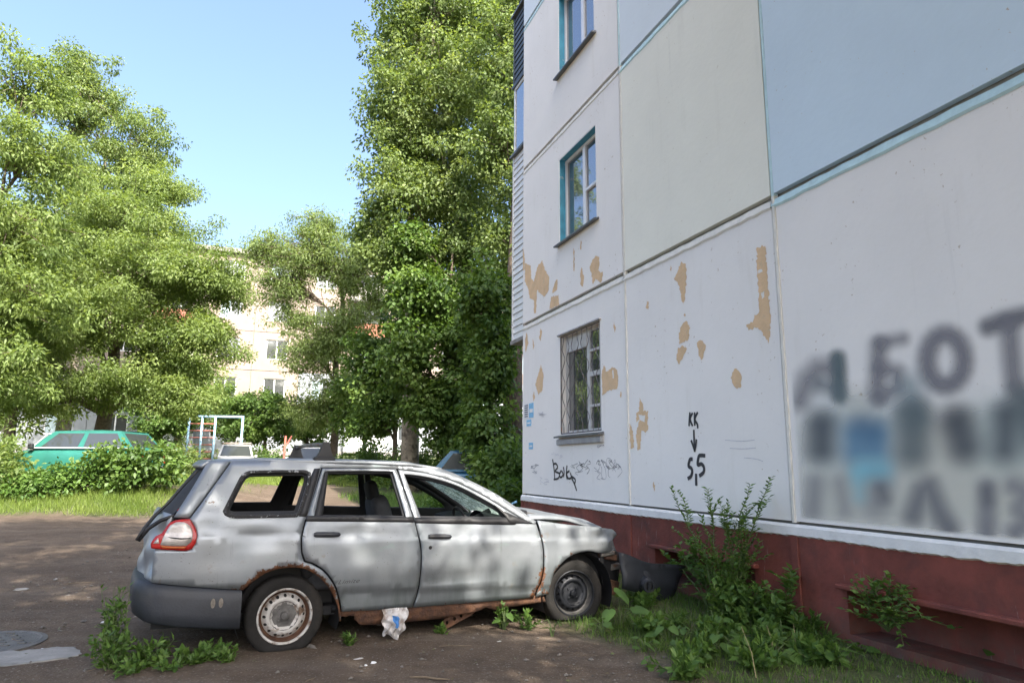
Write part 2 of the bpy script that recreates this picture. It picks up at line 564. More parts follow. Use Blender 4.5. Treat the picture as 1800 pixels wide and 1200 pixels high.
def build_ground():
    xs = np.unique(np.concatenate([np.arange(-14, 6, .14), np.arange(-40, -14, .8), np.arange(6, 40, .8), np.linspace(-700, -40, 14), np.linspace(40, 700, 14)]).round(3))
    ys = np.unique(np.concatenate([np.arange(2, 20, .14), np.arange(20, 60, .6), np.arange(-30, 2, .8), np.linspace(-500, -30, 10), np.linspace(60, 1200, 18)]).round(3))
    X, Y = np.meshgrid(xs, ys)
    Z = gz(X, Y) + .012 * vnoise(X, Y, .9) * smooth(60, 30, Y) + .006 * vnoise(X, Y, 3.3, 1) * smooth(30, 18, Y)
    # shallow ruts where cars drive past
    for c, d in ((9.1, .022), (10.7, .02), (12.6, .015)):
        Z = Z - d * np.exp(-((Y - c - .09 * X - .2 * np.sin(X * .5)) / .28) ** 2) * smooth(2, -1, X)
    nx, ny = len(xs), len(ys)
    me = bpy.data.meshes.new('ground')
    V = np.stack([X, Y, Z], -1).reshape(-1, 3)
    idx = np.arange(nx * ny).reshape(ny, nx)
    q = np.stack([idx[:-1, :-1], idx[:-1, 1:], idx[1:, 1:], idx[1:, :-1]], -1).reshape(-1, 4)
    me.vertices.add(len(V)); me.vertices.foreach_set('co', V.ravel())
    me.loops.add(q.size); me.loops.foreach_set('vertex_index', q.ravel())
    me.polygons.add(len(q)); me.polygons.foreach_set('loop_start', np.arange(0, q.size, 4))
    me.polygons.foreach_set('use_smooth', np.ones(len(q), bool))
    me.update(calc_edges=True)
    a = me.attributes.new('lush', 'FLOAT', 'POINT')
    a.data.foreach_set('value', lush(X, Y).ravel().astype(np.float32))
    m, nt, bs = new_mat('trodden_dirt')
    co = coords(nt)
    c = mix(nt, noise_fac(nt, co, .8, .3, .72, 8), (.078, .056, .040), (.138, .104, .076))
    c = mix(nt, mul(nt, noise_fac(nt, co, 5, .45, .7, 10, .7), .75), c, (.052, .039, .029))
    c = mix(nt, mul(nt, noise_fac(nt, coords(nt, 'Object', (.35, 1.6, 1)), 1.6, .5, .8, 6), .5), c, (.19, .158, .128))
    c = mix(nt, mul(nt, noise_fac(nt, co, 55, .60, .68, 2), .55), c, (.26, .235, .20))
    at_ = nd(nt, 'ShaderNodeAttribute', attribute_name='lush')
    g = mix(nt, noise_fac(nt, co, 9, .35, .65, 5), (.045, .066, .020), (.085, .108, .038))
    c = mix(nt, mul(nt, at_.outputs['Fac'], noise_fac(nt, co, 5, .25, .5, 6)), c, g)
    nt.links.new(c, bs.inputs['Base Color'])
    bs.inputs['Roughness'].default_value = .95
    bs.inputs['Specular IOR Level'].default_value = .2
    bump(nt, bs, co, 34, .7, .02, 10)
    me.materials.append(m)
    o = link(bpy.data.objects.new('ground', me))
    tag(o, 'trodden brown dirt yard with grassy edges', 'ground', kind='structure')


build_ground()

# ------------------------------------------------------------------ block of flats with the painted gable
BLD = empty('apartment_building', WN * WALL_D, YAW,
            'panel block of flats with white, pale green and blue gable, peeling paint and red plinth', 'building')
T0, T1, T2, T3, T4 = -.6, 1.25, 4.852, 7.615, 11.213
ROWS = [.959, 3.912, 6.87, 9.83, 12.79, 15.75]


def wall_sheet(y0, y1, z0, z1, holes, xf=0.0, depth=.06, reveal=.16):
    """front of a wall panel at local x = xf, with edge returns and reveals round its openings"""
    mb = MB()
    ys = sorted({y0, y1} | {h[0] for h in holes} | {h[1] for h in holes})
    zs = sorted({z0, z1} | {h[2] for h in holes} | {h[3] for h in holes})
    for i in range(len(ys) - 1):
        for j in range(len(zs) - 1):
            cy, cz = (ys[i] + ys[i + 1]) / 2, (zs[j] + zs[j + 1]) / 2
            if any(h[0] < cy < h[1] and h[2] < cz < h[3] for h in holes):
                continue
            mb.add([(xf, ys[i], zs[j]), (xf, ys[i + 1], zs[j]), (xf, ys[i + 1], zs[j + 1]), (xf, ys[i], zs[j + 1])], [(0, 3, 2, 1)])
    b = xf + depth
    mb.add([(xf, y0, z0), (xf, y1, z0), (xf, y1, z1), (xf, y0, z1), (b, y0, z0), (b, y1, z0), (b, y1, z1), (b, y0, z1)],
           [(0, 1, 5, 4), (1, 2, 6, 5), (2, 3, 7, 6), (3, 0, 4, 7)])
    for h in holes:
        r = xf + reveal
        mb.add([(xf, h[0], h[2]), (xf, h[1], h[2]), (xf, h[1], h[3]), (xf, h[0], h[3]), (r, h[0], h[2]), (r, h[1], h[2]), (r, h[1], h[3]), (r, h[0], h[3])],
               [(4, 5, 1, 0), (5, 6, 2, 1), (6, 7, 3, 2), (7, 4, 0, 3)])
    return mb


WIN = {0: (8.30, 9.63, 1.90, 3.42), 1: (8.33, 9.61, 4.93, 6.36), 2: (8.32, 9.60, 7.86, 9.32)}
cols = [(T0, T1), (T1, T2), (T2, T3), (T3, T4)]
colour = {(0, 0): 'white_wall', (1, 0): 'white_wall', (2, 0): 'white_wall', (3, 0): 'white_wall',
          (0, 1): 'blue_wall', (1, 1): 'blue_wall', (2, 1): 'green_wall', (3, 1): 'white_wall',
          (0, 2): 'white_wall', (1, 2): 'green_wall', (2, 2): 'ltblue_wall', (3, 2): 'white_wall',
          (0, 3): 'blue_wall', (1, 3): 'blue_wall', (2, 3): 'white_wall', (3, 3): 'ltblue_wall',
          (0, 4): 'white_wall', (1, 4): 'white_wall', (2, 4): 'green_wall', (3, 4): 'white_wall'}
for r in range(5):
    for ci, (a, b) in enumerate(cols):
        holes = [WIN[r]] if ci == 3 and r in WIN else []
        z0 = ROWS[r] + (.022 if r else .012)
        z1 = ROWS[r + 1] - .105
        proud = -.012 if (ci == 1 and r == 1) else (-.006 if r else 0)
        wall_sheet(a + (.006 if ci else 0), b - (.05 if ci < 3 else 0), z0, z1, holes, proud).obj('wall_panel', MT[colour[(ci, r)]], BLD)
        # mastic band under the open joint of the panel above, and the upright band beside the panel
        if r < 4:
            mm = MT['mastic_blue'] if 'blue' in colour[(ci, r + 1)] else MT['mastic']
            rng = random.Random(ci * 7 + r)
            k = 26
            ys = [a + .004 + (b - a - .008) * i / k for i in range(k + 1)]
            top = [ROWS[r + 1] - .028 + rng.uniform(-.006, .004) for _ in ys]
            lo = [ROWS[r + 1] - .112 + rng.uniform(-.01, .004) for _ in ys]
            v, f = [], []
            for y, zt, zl in zip(ys, top, lo):
                v += [(-.004, y, zl), (-.016, y, zl + .02), (.0, y, zt), (.05, y, zt + .004)]
            for i in range(k):
                for q in range(3):
                    p = i * 4 + q
                    f.append((p, p + 1, p + 5, p + 4))
            mesh_obj('mastic_band', v, f, mm, BLD)
        if ci < 3:
            mm = MT['mastic_blue'] if 'blue' in colour[(ci, r)] else MT['mastic']
            rng = random.Random(ci * 17 + r)
            v, f = [], []
            k = 24
            for i in range(k + 1):
                z = ROWS[r] + (ROWS[r + 1] - ROWS[r]) * i / k
                w = rng.uniform(-.006, .006)
                v += [(.03, b - .054, z), (-.010, b - .046 + w, z), (-.013, b - .02, z), (-.004, b - .004 + w * .3, z), (.03, b - .001, z)]
            for i in range(k):
                for q in range(4):
                    p = i * 5 + q
                    f.append((p, p + 5, p + 6, p + 1))
            mesh_obj('mastic_band', v, f, mm, BLD)
mb = MB()
for r in range(1, 5):
    mb.box(.055, .10, T0 + .02, T4 - .02, ROWS[r] - .06, ROWS[r] + .06)
mb.box(.055, .1, T0 + .02, T4 - .02, .93, 1.0)
for y in (T1, T2, T3):
    mb.box(.056, .11, y - .09, y + .03, 1.0, 15.6)
mb.obj('joint_backing', MT['joint'], BLD)
# body of the block: long facades, roof
mb = MB()
mb.add([(.0, T4, .85), (62, T4, .85), (62, T4, 15.65), (.0, T4, 15.65)], [(0, 1, 2, 3)][::-1])
mb.add([(.0, T0, -.3), (62, T0, -.3), (62, T0, 15.65), (.0, T0, 15.65)], [(0, 1, 2, 3)])
mb.add([(62, T0, -.3), (62, T4, -.3), (62, T4, 15.65), (62, T0, 15.65)], [(0, 1, 2, 3)])
mb.obj('long_facade', MT['white_wall'], BLD)
MB().box(-.08, 62.1, T0 - .1, T4 + .1, 15.65, 15.95).obj('roof_slab', MT['concrete'], BLD)
# white band and red plinth
rng = random.Random(5)
k = 420
v, f = [], []
for i in range(k + 1):
    y = T0 + (T4 - T0) * i / k
    e = .853 + rng.uniform(-.006, .006) + .004 * math.sin(y * 3)
    v += [(-.002, y, .948), (-.030, y, .925), (-.034, y, e), (.02, y, e - .03)]
for i in range(k):
    for q in range(3):
        p = i * 4 + q
        f.append((p, p + 4, p + 5, p + 1))
mesh_obj('white_band', v, f, MT['plinth_white'], BLD)
NICHE = {1: (1.5, 4.30, .17, .50), 2: (5.35, 7.03, .20, .52)}
for ci, (a, b) in enumerate(cols):
    wall_sheet(a + .002, b - .03, -.4, .9, [NICHE[ci]] if ci in NICHE else [], -.012, .05, .35).obj('plinth_panel', MT['plinth'], BLD)
    MB().box(-.028, .03, b - .075, b + .01, -.4, .853, b=.006).obj('plinth_rib', MT['plinth'], BLD)
    if ci in NICHE:
        h = NICHE[ci]
        MB().box(.30, .36, h[0] - .1, h[1] + .1, -.1, .8).obj('niche_back', MT['plinth'], BLD)
        MB().box(-.075, .05, h[0] - .06, h[1] + .06, h[3] - .002, h[3] + .035, b=.008).obj('niche_ledge', MT['plinth'], BLD)
mb = MB()
mb.add([(-.008, T4 + .001, -.4), (62, T4 + .001, -.4), (62, T4 + .001, .86), (-.008, T4 + .001, .86)], [(3, 2, 1, 0)])
mb.obj('plinth_side', MT['plinth'], BLD)


# windows of the gable
def gable_window(r):
    y0, y1, z0, z1 = WIN[r]
    w = bpy.data.objects.new('window', None)
    link(w, BLD)
    xo, xi = .10, .155
    mid = y0 + (y1 - y0) * (.46 if r else .42)
    fr = .055
    mb = MB()
    for (a, b, c, d) in ((y0, y1, z0, z0 + fr), (y0, y1, z1 - fr, z1), (y0, y0 + fr, z0 + fr, z1 - fr), (y1 - fr, y1, z0 + fr, z1 - fr), (mid - .045, mid + .045, z0 + fr, z1 - fr)):
        mb.box(xo, xi, a, b, c, d)
    if r == 1:
        mb.box(xo - .01, xi, y0 + fr, mid - .045, z0 + .62, z0 + .66)
    if r == 0:
        for zz in (.36, .80, 1.16):
            mb.box(xo - .004, xi, y0 + fr, mid - .045, z0 + zz, z0 + zz + (.07 if zz == .8 else .035))
        mb.box(xo - .004, xi, y0 + fr + .10, y0 + fr + .15, z0 + fr, z1 - fr)
        mb.box(xo - .012, xi, mid + .03, y1 - fr, z1 - .26, z1 - fr)
    mb.obj('frame', MT['white_plastic'] if r else MT['grille_lt'], w)
    for (a, b) in ((y0 + fr - .005, mid - .04), (mid + .04, y1 - fr + .005)):
        MB().box(.128, .134, a, b, z0 + fr - .005, z1 - fr + .005).obj('pane', MT['pane'], w)
    ex = .07
    MB().add([(-.085, y0 - ex, z0 - .055), (-.085, y1 + ex, z0 - .055), (-.085, y1 + ex, z0 - .03), (-.085, y0 - ex, z0 - .03),
              (.10, y0 - ex, z0 - .03), (.10, y1 + ex, z0 - .03), (.10, y1 + ex, z0 + .012), (.10, y0 - ex, z0 + .012)],
             [(0, 3, 2, 1), (3, 7, 6, 2), (0, 1, 5, 4), (0, 4, 7, 3), (1, 2, 6, 5)]).obj('sill', MT['sill'], w)
    if r:
        mb = MB()
        mb.box(.004, .098, y1 - .012, y1 + .002, z0, z1).box(.004, .098, y0 - .002, y0 + .012, z0, z1).box(.004, .098, y0, y1, z1 - .012, z1 + .002)
        mb.obj('reveal_lining', MT['blue_reveal'], w)
    else:
        MB().box(-.05, .03, y0 - .06, y1 + .06, z0 - .16, z0 - .075, b=.012).obj('cement_sill', MT['sill_lt'], w)
        MB().box(-.035, .03, y0 - .04, y1 + .05, z1 + .004, z1 + .03, b=.006).obj('drip_strip', MT['sill_lt'], w)
        # wavy bar grille
        g = bpy.data.objects.new('grille', None)
        link(g, w)
        mb = MB()
        for (a, b) in (((y0 + .01, z0 + .01), (y1 - .01, z0 + .01)), ((y0 + .01, z1 - .01), (y1 - .01, z1 - .01)),
                       ((y0 + .01, z0 + .01), (y0 + .01, z1 - .01)), ((y1 - .01, z0 + .01), (y1 - .01, z1 - .01))):
            mb.tube([(.012, *a), (.012, *b)], .011, 4)
        mb.obj('grille_frame', MT['grille'], w)
        nb = 8
        for i in range(nb):
            yc = y0 + .10 + (y1 - y0 - .2) * i / (nb - 1)
            sg = 1 if i % 2 else -1
            pts = []
            for q in range(49):
                z = z0 + .01 + (z1 - z0 - .02) * q / 48
                k = (z - z0 - .10) / (z1 - z0 - .2)
                amp = .05 * min(1, max(0, k * 12)) * min(1, max(0, (1 - k) * 12)) if 0 < k < 1 else 0
                pts.append((.012, yc + sg * amp * math.sin(k * math.pi * 7), z))
            MB().tube(pts, .0062, 4).obj('grille_bar', MT['grille'], w)
        bpy.data.objects.remove(g)
    # curtain inside
    MB().grid(lambda u, q: (.19 + .012 * math.sin(u * 60), mid + .04 + (y1 - mid - .1) * (.35 + .65 * u), z0 + .06 + (z1 - z0 - .12) * q), 60, 1).obj('curtain', MT['curtain'], w)
    MB().box(.22, .9, y0 - .2, y1 + .2, z0 - .2, z1 + .2).obj('room_shade', MT['interior'], w)


for r in WIN:
    gable_window(r)

# loggias on the long facade, seen past the corner
for i, (z0, z1, mt) in enumerate(((3.74, 7.42, 'siding'), (8.98, 10.5, 'siding_dk'))):
    bal = bpy.data.objects.new('balcony', None)
    link(bal, BLD)
    x0, x1, y0, y1 = .05, 3.1, T4 + .01, T4 + .70
    MB().box(x0 + .03, x1, y0, y1 - .03, z0, z1).obj('balcony_core', MT['joint'], bal)
    nbd = int((z1 - z0) / .125)
    hb = (z1 - z0) / nbd
    src = None
    for q in range(nbd):
        z = z0 + q * hb
        if src is None:
            m_ = MB()
            m_.add([(x0 + .004, y0, 0), (x0 + .004, y1, 0), (x0 + .022, y1, hb - .006), (x0 + .022, y0, hb - .006), (x0 + .03, y1, 0), (x0 + .03, y0, 0)], [(0, 3, 2, 1), (0, 1, 4, 5)])
            m_.add([(x0 + .01, y1, 0), (x1, y1, 0), (x1, y1 - .02, hb - .006), (x0 + .01, y1 - .02, hb - .006)], [(0, 3, 2, 1)])
            src = m_.obj('siding_board', MT[mt], bal)
            src.location.z = z
        else:
            share(src, 'siding_board', bal, (0, 0, z))
    MB().box(x0 - .004, x0 + .03, y1 - .03, y1 + .012, z0, z1).obj('corner_post', MT[mt], bal)
    MB().box(x0 - .05, x1, y0, y1 + .06, z1, z1 + .05).obj('cap', MT['sill'], bal)
    MB().box(x0 - .02, x1, y0, y1 + .04, z0 - .07, z0).obj('balcony_slab', MT['concrete'] if i == 0 else MT['siding_dk'], bal)
    if i == 0:
        mb = MB()
        for yy in (y0 + .02, y1 - .06):
            mb.box(x0 + .01, x0 + .05, yy, yy + .05, z1 + .05, 8.9)
        mb.box(x0 + .01, x0 + .05, y0 + .02, y1 - .02, 8.85, 8.91)
        mb.obj('glazing_frame', MT['white_plastic'], bal)
        MB().box(x0 + .028, x0 + .034, y0 + .05, y1 - .05, z1 + .05, 8.86).obj('pane', MT['pane'], bal)
        MB().box(x0 + .2, x1, y0, y1 - .04, z1 + .05, 8.9).obj('room_shade', MT['curtain'], bal)

# peeled paint
Z7 = lambda x, y: (880 + x / 3.4615, 380 + y / 3.4615)
Z5 = lambda x, y: (890 + x / 3.158, 520 + y / 3.158)
Z8 = lambda x, y: (1300 + x / 2.4, 500 + y / 2.4)
PEEL7 = [[(150, 285), (185, 300), (190, 380), (205, 400), (225, 310), (255, 270), (275, 330), (298, 370), (295, 450), (270, 490), (245, 470), (225, 450), (217, 590), (205, 592), (205, 510), (180, 500), (170, 440), (150, 400)],
         [(138, 190), (150, 260), (146, 330), (138, 330)], [(340, 385), (350, 390), (345, 450), (315, 470), (325, 430)],
         [(310, 490), (355, 480), (360, 540), (300, 565)], [(495, 310), (510, 370), (505, 430), (490, 420), (487, 350)],
         [(580, 240), (600, 245), (605, 285), (595, 330), (625, 345), (615, 405), (580, 380), (565, 415), (560, 370), (545, 310), (560, 270)],
         [(445, 195), (453, 210), (451, 335), (445, 330)],
         [(1100, 275), (1128, 290), (1132, 380), (1125, 500), (1115, 545), (1100, 500), (1085, 420), (1055, 380), (1075, 345)],
         [(1130, 635), (1155, 680), (1140, 755), (1110, 765), (1090, 780), (1085, 710), (1100, 670)],
         [(1105, 785), (1135, 805), (1110, 860), (1090, 900), (1070, 870), (1078, 810)],
         [(1222, 755), (1250, 785), (1235, 840), (1220, 875), (1205, 830), (1195, 770)],
         [(1560, 190), (1610, 180), (1618, 260), (1628, 400), (1640, 560), (1645, 680), (1630, 775), (1590, 700), (1555, 680), (1510, 695), (1495, 660), (1535, 645), (1545, 600), (1570, 590), (1575, 470), (1565, 400), (1560, 300)],
         [(1435, 925), (1465, 965), (1460, 1045), (1440, 1050), (1415, 1020), (1400, 985), (1410, 950)],
         [(630, 905), (645, 945), (680, 915), (710, 935), (718, 1000), (710, 1050), (660, 1060), (620, 1090), (615, 960)],
         [(245, 900), (262, 970), (255, 1060), (230, 1085), (212, 1020), (230, 960)], [(243, 680), (253, 700), (243, 765), (235, 740)],
         [(158, 705), (170, 770), (152, 830), (148, 760)], [(195, 740), (206, 790), (199, 812)], [(890, 515), (902, 520), (900, 565), (886, 560)],
         [(692, 640), (702, 680), (695, 708), (688, 680)], [(1035, 300), (1042, 315), (1037, 335), (1031, 325)], [(1120, 590), (1128, 600), (1122, 612), (1114, 602)],
         [(490, 150), (497, 165), (492, 205), (486, 190)], [(730, 1065), (737, 1085), (732, 1105), (726, 1085)], [(205, 1065), (210, 1100), (200, 1125), (196, 1090)]]
PEEL5 = [[(740, 565), (760, 600), (760, 640), (790, 640), (785, 745), (770, 757), (752, 745), (745, 850), (730, 858), (720, 780), (735, 700), (748, 690), (768, 700), (772, 660), (735, 655), (738, 690), (722, 700), (722, 648), (738, 640)],
         [(685, 705), (705, 750), (710, 840), (690, 845)], [(820, 1030), (828, 1050), (822, 1085), (815, 1060)]]
HOLES = {11: [[(1565, 330), (1590, 322), (1596, 336), (1570, 350)], [(1585, 465), (1605, 455), (1605, 490), (1592, 505)]],
         13: [[(680, 935), (688, 935), (690, 985), (682, 985)]]}
peel = bpy.data.objects.new('peeled_paint', None)
link(peel, BLD)
rng = random.Random(3)
for zf, lst in ((Z7, PEEL7), (Z5, PEEL5)):
    for pi, poly in enumerate(lst):
        def jag(pl, amp):
            w = [wall_tz(*zf(*p)) for p in pl]
            out = []
            for i in range(len(w)):
                a, b = w[i], w[(i + 1) % len(w)]
                ln = math.dist(a, b)
                k = max(1, int(ln / .022))
                for q in range(k):
                    t = q / k
                    out.append((a[0] + (b[0] - a[0]) * t + (rng.uniform(-amp, amp) if q else 0), a[1] + (b[1] - a[1]) * t + (rng.uniform(-amp, amp) if q else 0)))
            return out
        hs = [jag(h, .004) for h in HOLES.get(pi, [])] if zf is Z7 else []
        V, Fc = cdt(jag(poly, .014), hs, .2, False)
        mesh_obj('peeled_patch', [(-.0025 if y < T3 else -.0025 - (.006 if z > 3.9 else 0), y, z) for (y, z) in V], [t[::-1] for t in Fc], MT['peel'], peel)


# graffiti
def ribbon(mb, pts, w, x=-.004, taper=.0):
    """flat brush stroke along wall points"""
    n = len(pts)
    L_, R_ = [], []
    for i, p in enumerate(pts):
        a, b = pts[max(0, i - 1)], pts[min(n - 1, i + 1)]
        dx, dz = b[0] - a[0], b[1] - a[1]
        l = math.hypot(dx, dz) or 1
        ww = w * .5 * (1 - taper * i / max(1, n - 1))
        L_.append((x, p[0] - dz / l * ww, p[1] + dx / l * ww))
        R_.append((x, p[0] + dz / l * ww, p[1] - dx / l * ww))
    f = [(i, i + 1, n + i + 1, n + i) for i in range(n - 1)]
    mb.add(L_ + R_, f)


def curve_pts(pl, k=6):
    P = [Vector(p) for p in pl]
    out = []
    for i in range(len(P) - 1):
        p0, p1, p2, p3 = P[max(0, i - 1)], P[i], P[i + 1], P[min(len(P) - 1, i + 2)]
        for q in range(k):
            t = q / k
            out.append(.5 * ((2 * p1) + (p2 - p0) * t + (2 * p0 - 5 * p1 + 4 * p2 - p3) * t * t + (3 * p1 - p0 - 3 * p2 + p3) * t ** 3))
    out.append(P[-1])
    return [(p.x, p.y) for p in out]


def strokes(name, zf, lst, w, mat, x=-.004, taper=0):
    for s in lst:
        mb = MB()
        ribbon(mb, curve_pts([wall_tz(*zf(*p)) for p in s]), w, x, taper)
        mb.obj(name, mat, graf)


graf = bpy.data.objects.new('graffiti', None)
link(graf, BLD)
strokes('letter_stroke', Z5, [[(1021, 645), (1018, 680), (1016, 722)], [(1036, 648), (1022, 683), (1036, 722)], [(1047, 645), (1046, 680), (1048, 720)],
                              [(1064, 645), (1048, 683), (1062, 712), (1064, 735)]], .028, MT['black_spray'])
strokes('arrow_stroke', Z5, [[(1042, 742), (1044, 800), (1047, 865)], [(1027, 800), (1038, 830), (1047, 858)], [(1057, 795), (1053, 830), (1047, 858)]], .029, MT['black_spray'])
strokes('digit_stroke', Z5, [[(1036, 905), (1022, 906), (1015, 925), (1014, 945), (1028, 955), (1033, 975), (1026, 1000), (1008, 1014)],
                             [(1055, 985), (1055, 1015), (1056, 1052)],
                             [(1106, 886), (1085, 884), (1070, 890), (1064, 935), (1085, 932), (1098, 950), (1096, 978), (1072, 998)]], .04, MT['black_spray'])
strokes('tag_stroke', Z5, [[(258, 905), (266, 960), (270, 1020)], [(260, 935), (276, 930), (286, 950), (272, 972), (296, 985), (290, 1010), (264, 1018)],
                           [(306, 968), (296, 990), (304, 1006), (316, 990), (308, 968)], [(318, 948), (322, 975), (320, 1005)], [(338, 940), (334, 990), (340, 1018)],
                           [(352, 970), (336, 985), (346, 1012), (362, 1005), (356, 980)], [(364, 1010), (378, 1040), (392, 1080)], [(362, 1000), (384, 1018), (380, 1040)]], .033, MT['black_spray'], -.0045, .15)


def scribble(x0, x1, y0, y1, n, seed, w, mat):
    r = random.Random(seed)
    for i in range(n):
        cx = x0 + (x1 - x0) * (i + .5) / n + r.uniform(-8, 8)
        pts = []
        y = r.uniform(y0, (y0 + y1) / 2)
        for q in range(r.randint(4, 7)):
            pts.append((cx + r.uniform(-16, 16), y))
            y += r.uniform(-.3, .55) * (y1 - y0) * .6
            y = min(max(y, y0 - 8), y1 + 18)
        strokes('tag_stroke', Z5, [pts], w, mat, -.0035, .4)


scribble(372, 462, 900, 985, 9, 1, .0065, MT['black_spray'])
scribble(488, 640, 910, 1000, 13, 2, .0065, MT['grey_marker'])
scribble(500, 640, 905, 990, 6, 12, .006, MT['black_spray'])
scribble(135, 172, 930, 975, 4, 3, .007, MT['grey_marker'])
scribble(200, 242, 1010, 1060, 3, 4, .006, MT['faint_marker'])
scribble(512, 540, 800, 870, 3, 5, .008, MT['grey_marker'])
scribble(180, 215, 640, 680, 4, 6, .006, MT['faint_marker'])
scribble(260, 310, 870, 915, 4, 7, .005, MT['faint_marker'])
strokes('scratch', Z8, [[(-60, 655), (10, 660), (65, 655)], [(-40, 690), (20, 692), (70, 688)], [(20, 730), (70, 735), (100, 745)]], .006, MT['faint_marker'])


# big soft spray lettering
def soft_paint():
    strokes_ = [  # points in the enlarged crop, half width, softness, colour, strength
        ([(205, 560), (1300, 600)], 300, 60, None, 0)]
    t0, z0 = 2.35, .99
    t1, z1 = 4.765, 2.86
    nu, nv = 210, 165
    T = np.linspace(t0, t1, nu)
    Zv = np.linspace(z0, z1, nv)
    TT, ZZ = np.meshgrid(T, Zv)
    # the same points in the crop's own pixel grid, so that stroke widths follow the wall
    P = np.stack([WN.x * WALL_D + WD.x * TT, WN.y * WALL_D + WD.y * TT, ZZ - CAM_H], -1)
    c, s = math.cos(PITCH), math.sin(PITCH)
    zc = c * P[..., 1] + s * P[..., 2]
    u = F_PX * P[..., 0] / zc
    v = -F_PX * (-s * P[..., 1] + c * P[..., 2]) / zc
    cr, sr = math.cos(ROLL), math.sin(ROLL)
    X = (900 + cr * u - sr * v - 1300) * 2.4
    Y = (600 + sr * u + cr * v - 500) * 2.4
    col = np.zeros((nv, nu, 3))
    alpha = np.zeros((nv, nu))
    col[:] = (.55, .57, .53)

    def put(a, colr):
        nonlocal col, alpha
        out = a + alpha * (1 - a)
        k = np.where(out > 1e-4, a / np.maximum(out, 1e-4), 0)[..., None]
        col = col * (1 - k) + np.array(colr) * k
        alpha = out

    def seg(pts, w, soft, colr, st):
        d = np.full(X.shape, 1e9)
        for (ax, ay), (bx, by) in zip(pts[:-1], pts[1:]):
            dx, dy = bx - ax, by - ay
            q = np.clip(((X - ax) * dx + (Y - ay) * dy) / (dx * dx + dy * dy + 1e-9), 0, 1)
            d = np.minimum(d, np.hypot(X - ax - q * dx, Y - ay - q * dy))
        put(.9 * st * (1 - smooth(w - soft * 1.5, w + soft * 1.45, d)), colr)

    def rect(x0, x1, y0, y1, soft, colr, st):
        soft = soft * 1.5
        a = smooth(x0 - soft, x0 + soft, X) * (1 - smooth(x1 - soft, x1 + soft, X)) * smooth(y0 - soft, y0 + soft, Y) * (1 - smooth(y1 - soft, y1 + soft, Y))
        put(a * st, colr)
    gr, dk, dg = (.22, .215, .24), (.055, .065, .085), (.10, .13, .14)
    rect(270, 1500, 560, 1040, 75, (.70, .69, .59), .6)
    rect(430, 560, 450, 560, 45, (.70, .68, .58), .4)
    rect(300, 700, 500, 780, 75, (.45, .58, .62), .35)
    rect(980, 1500, 500, 780, 75, (.42, .55, .55), .4)
    seg([(255, 490), (285, 400), (330, 355), (390, 350)], 38, 34, gr, .65)
    seg([(415, 310), (420, 400), (425, 470)], 30, 20, (.11, .16, .17), .85)
    seg([(340, 420), (400, 440)], 30, 30, (.15, .19, .21), .6)
    seg([(590, 255), (585, 350), (580, 470)], 32, 28, gr, .75)
    seg([(600, 245), (690, 228)], 24, 24, gr, .6)
    seg([(600, 355), (665, 365), (670, 430), (595, 480)], 28, 26, gr, .65)
    ring = [(870 + 78 * math.cos(a * .349), 318 + 106 * math.sin(a * .349)) for a in range(19)]
    seg(ring, 36, 28, gr, .85)
    seg([(1050, 178), (1120, 150), (1260, 120)], 34, 26, (.17, .17, .19), .85)
    seg([(1140, 180), (1150, 300), (1160, 420)], 38, 30, gr, .75)
    seg([(1290, 400), (1340, 130), (1430, 390)], 34, 28, gr, .75)
    seg([(720, 430), (740, 560)], 50, 45, (.22, .32, .35), .5)
    seg([(350, 600), (350, 690)], 58, 40, dk, .9)
    rect(440, 630, 585, 755, 38, (.09, .24, .38), .8)
    seg([(520, 600), (560, 620)], 45, 40, (.05, .12, .22), .6)
    rect(480, 640, 740, 830, 35, (.22, .53, .62), .85)
    seg([(500, 800), (510, 890)], 30, 30, (.28, .58, .64), .6)
    seg([(735, 560), (730, 700)], 72, 45, dg, .85)
    seg([(920, 590), (950, 680)], 70, 45, dk, .9)
    seg([(1130, 560), (1120, 690)], 60, 45, dk, .85)
    seg([(1200, 480), (1240, 640)], 55, 45, dg, .8)
    seg([(1300, 560), (1310, 680)], 60, 45, dk, .8)
    seg([(322, 840), (312, 950)], 36, 30, gr, .6)
    seg([(425, 840), (445, 950)], 30, 30, gr, .5)
    seg([(590, 860), (580, 920)], 52, 45, gr, .65)
    seg([(600, 860), (615, 900)], 25, 25, dk, .5)
    seg([(735, 970), (770, 870), (800, 850), (840, 950), (885, 1030)], 42, 32, (.16, .16, .18), .85)
    seg([(1045, 860), (1045, 1040)], 38, 30, gr, .85)
    seg([(1045, 870), (1050, 910)], 26, 26, dk, .5)
    seg([(1160, 850), (1210, 880), (1180, 940), (1215, 1000), (1165, 1040)], 38, 32, gr, .8)
    seg([(1330, 840), (1320, 1040)], 38, 32, gr, .8)
    edge = smooth(0, .05, TT - t0) * smooth(0, .05, t1 - TT) * smooth(0, .03, ZZ - z0) * smooth(0, .05, z1 - ZZ)
    alpha = alpha * edge
    me = bpy.data.meshes.new('spray_lettering')
    V = np.stack([np.full(TT.shape, -.0035), TT, ZZ], -1).reshape(-1, 3)
    idx = np.arange(nu * nv).reshape(nv, nu)
    q = np.stack([idx[:-1, :-1], idx[1:, :-1], idx[1:, 1:], idx[:-1, 1:]], -1).reshape(-1, 4)
    me.from_pydata(V.tolist(), [], q.tolist())
    at_ = me.color_attributes.new('paint', 'FLOAT_COLOR', 'POINT')
    at_.data.foreach_set('color', np.concatenate([col, alpha[..., None]], -1).reshape(-1).astype(np.float32))
    me.materials.append(attr_paint('soft_spray'))
    link(bpy.data.objects.new('spray_lettering', me), graf)


soft_paint()
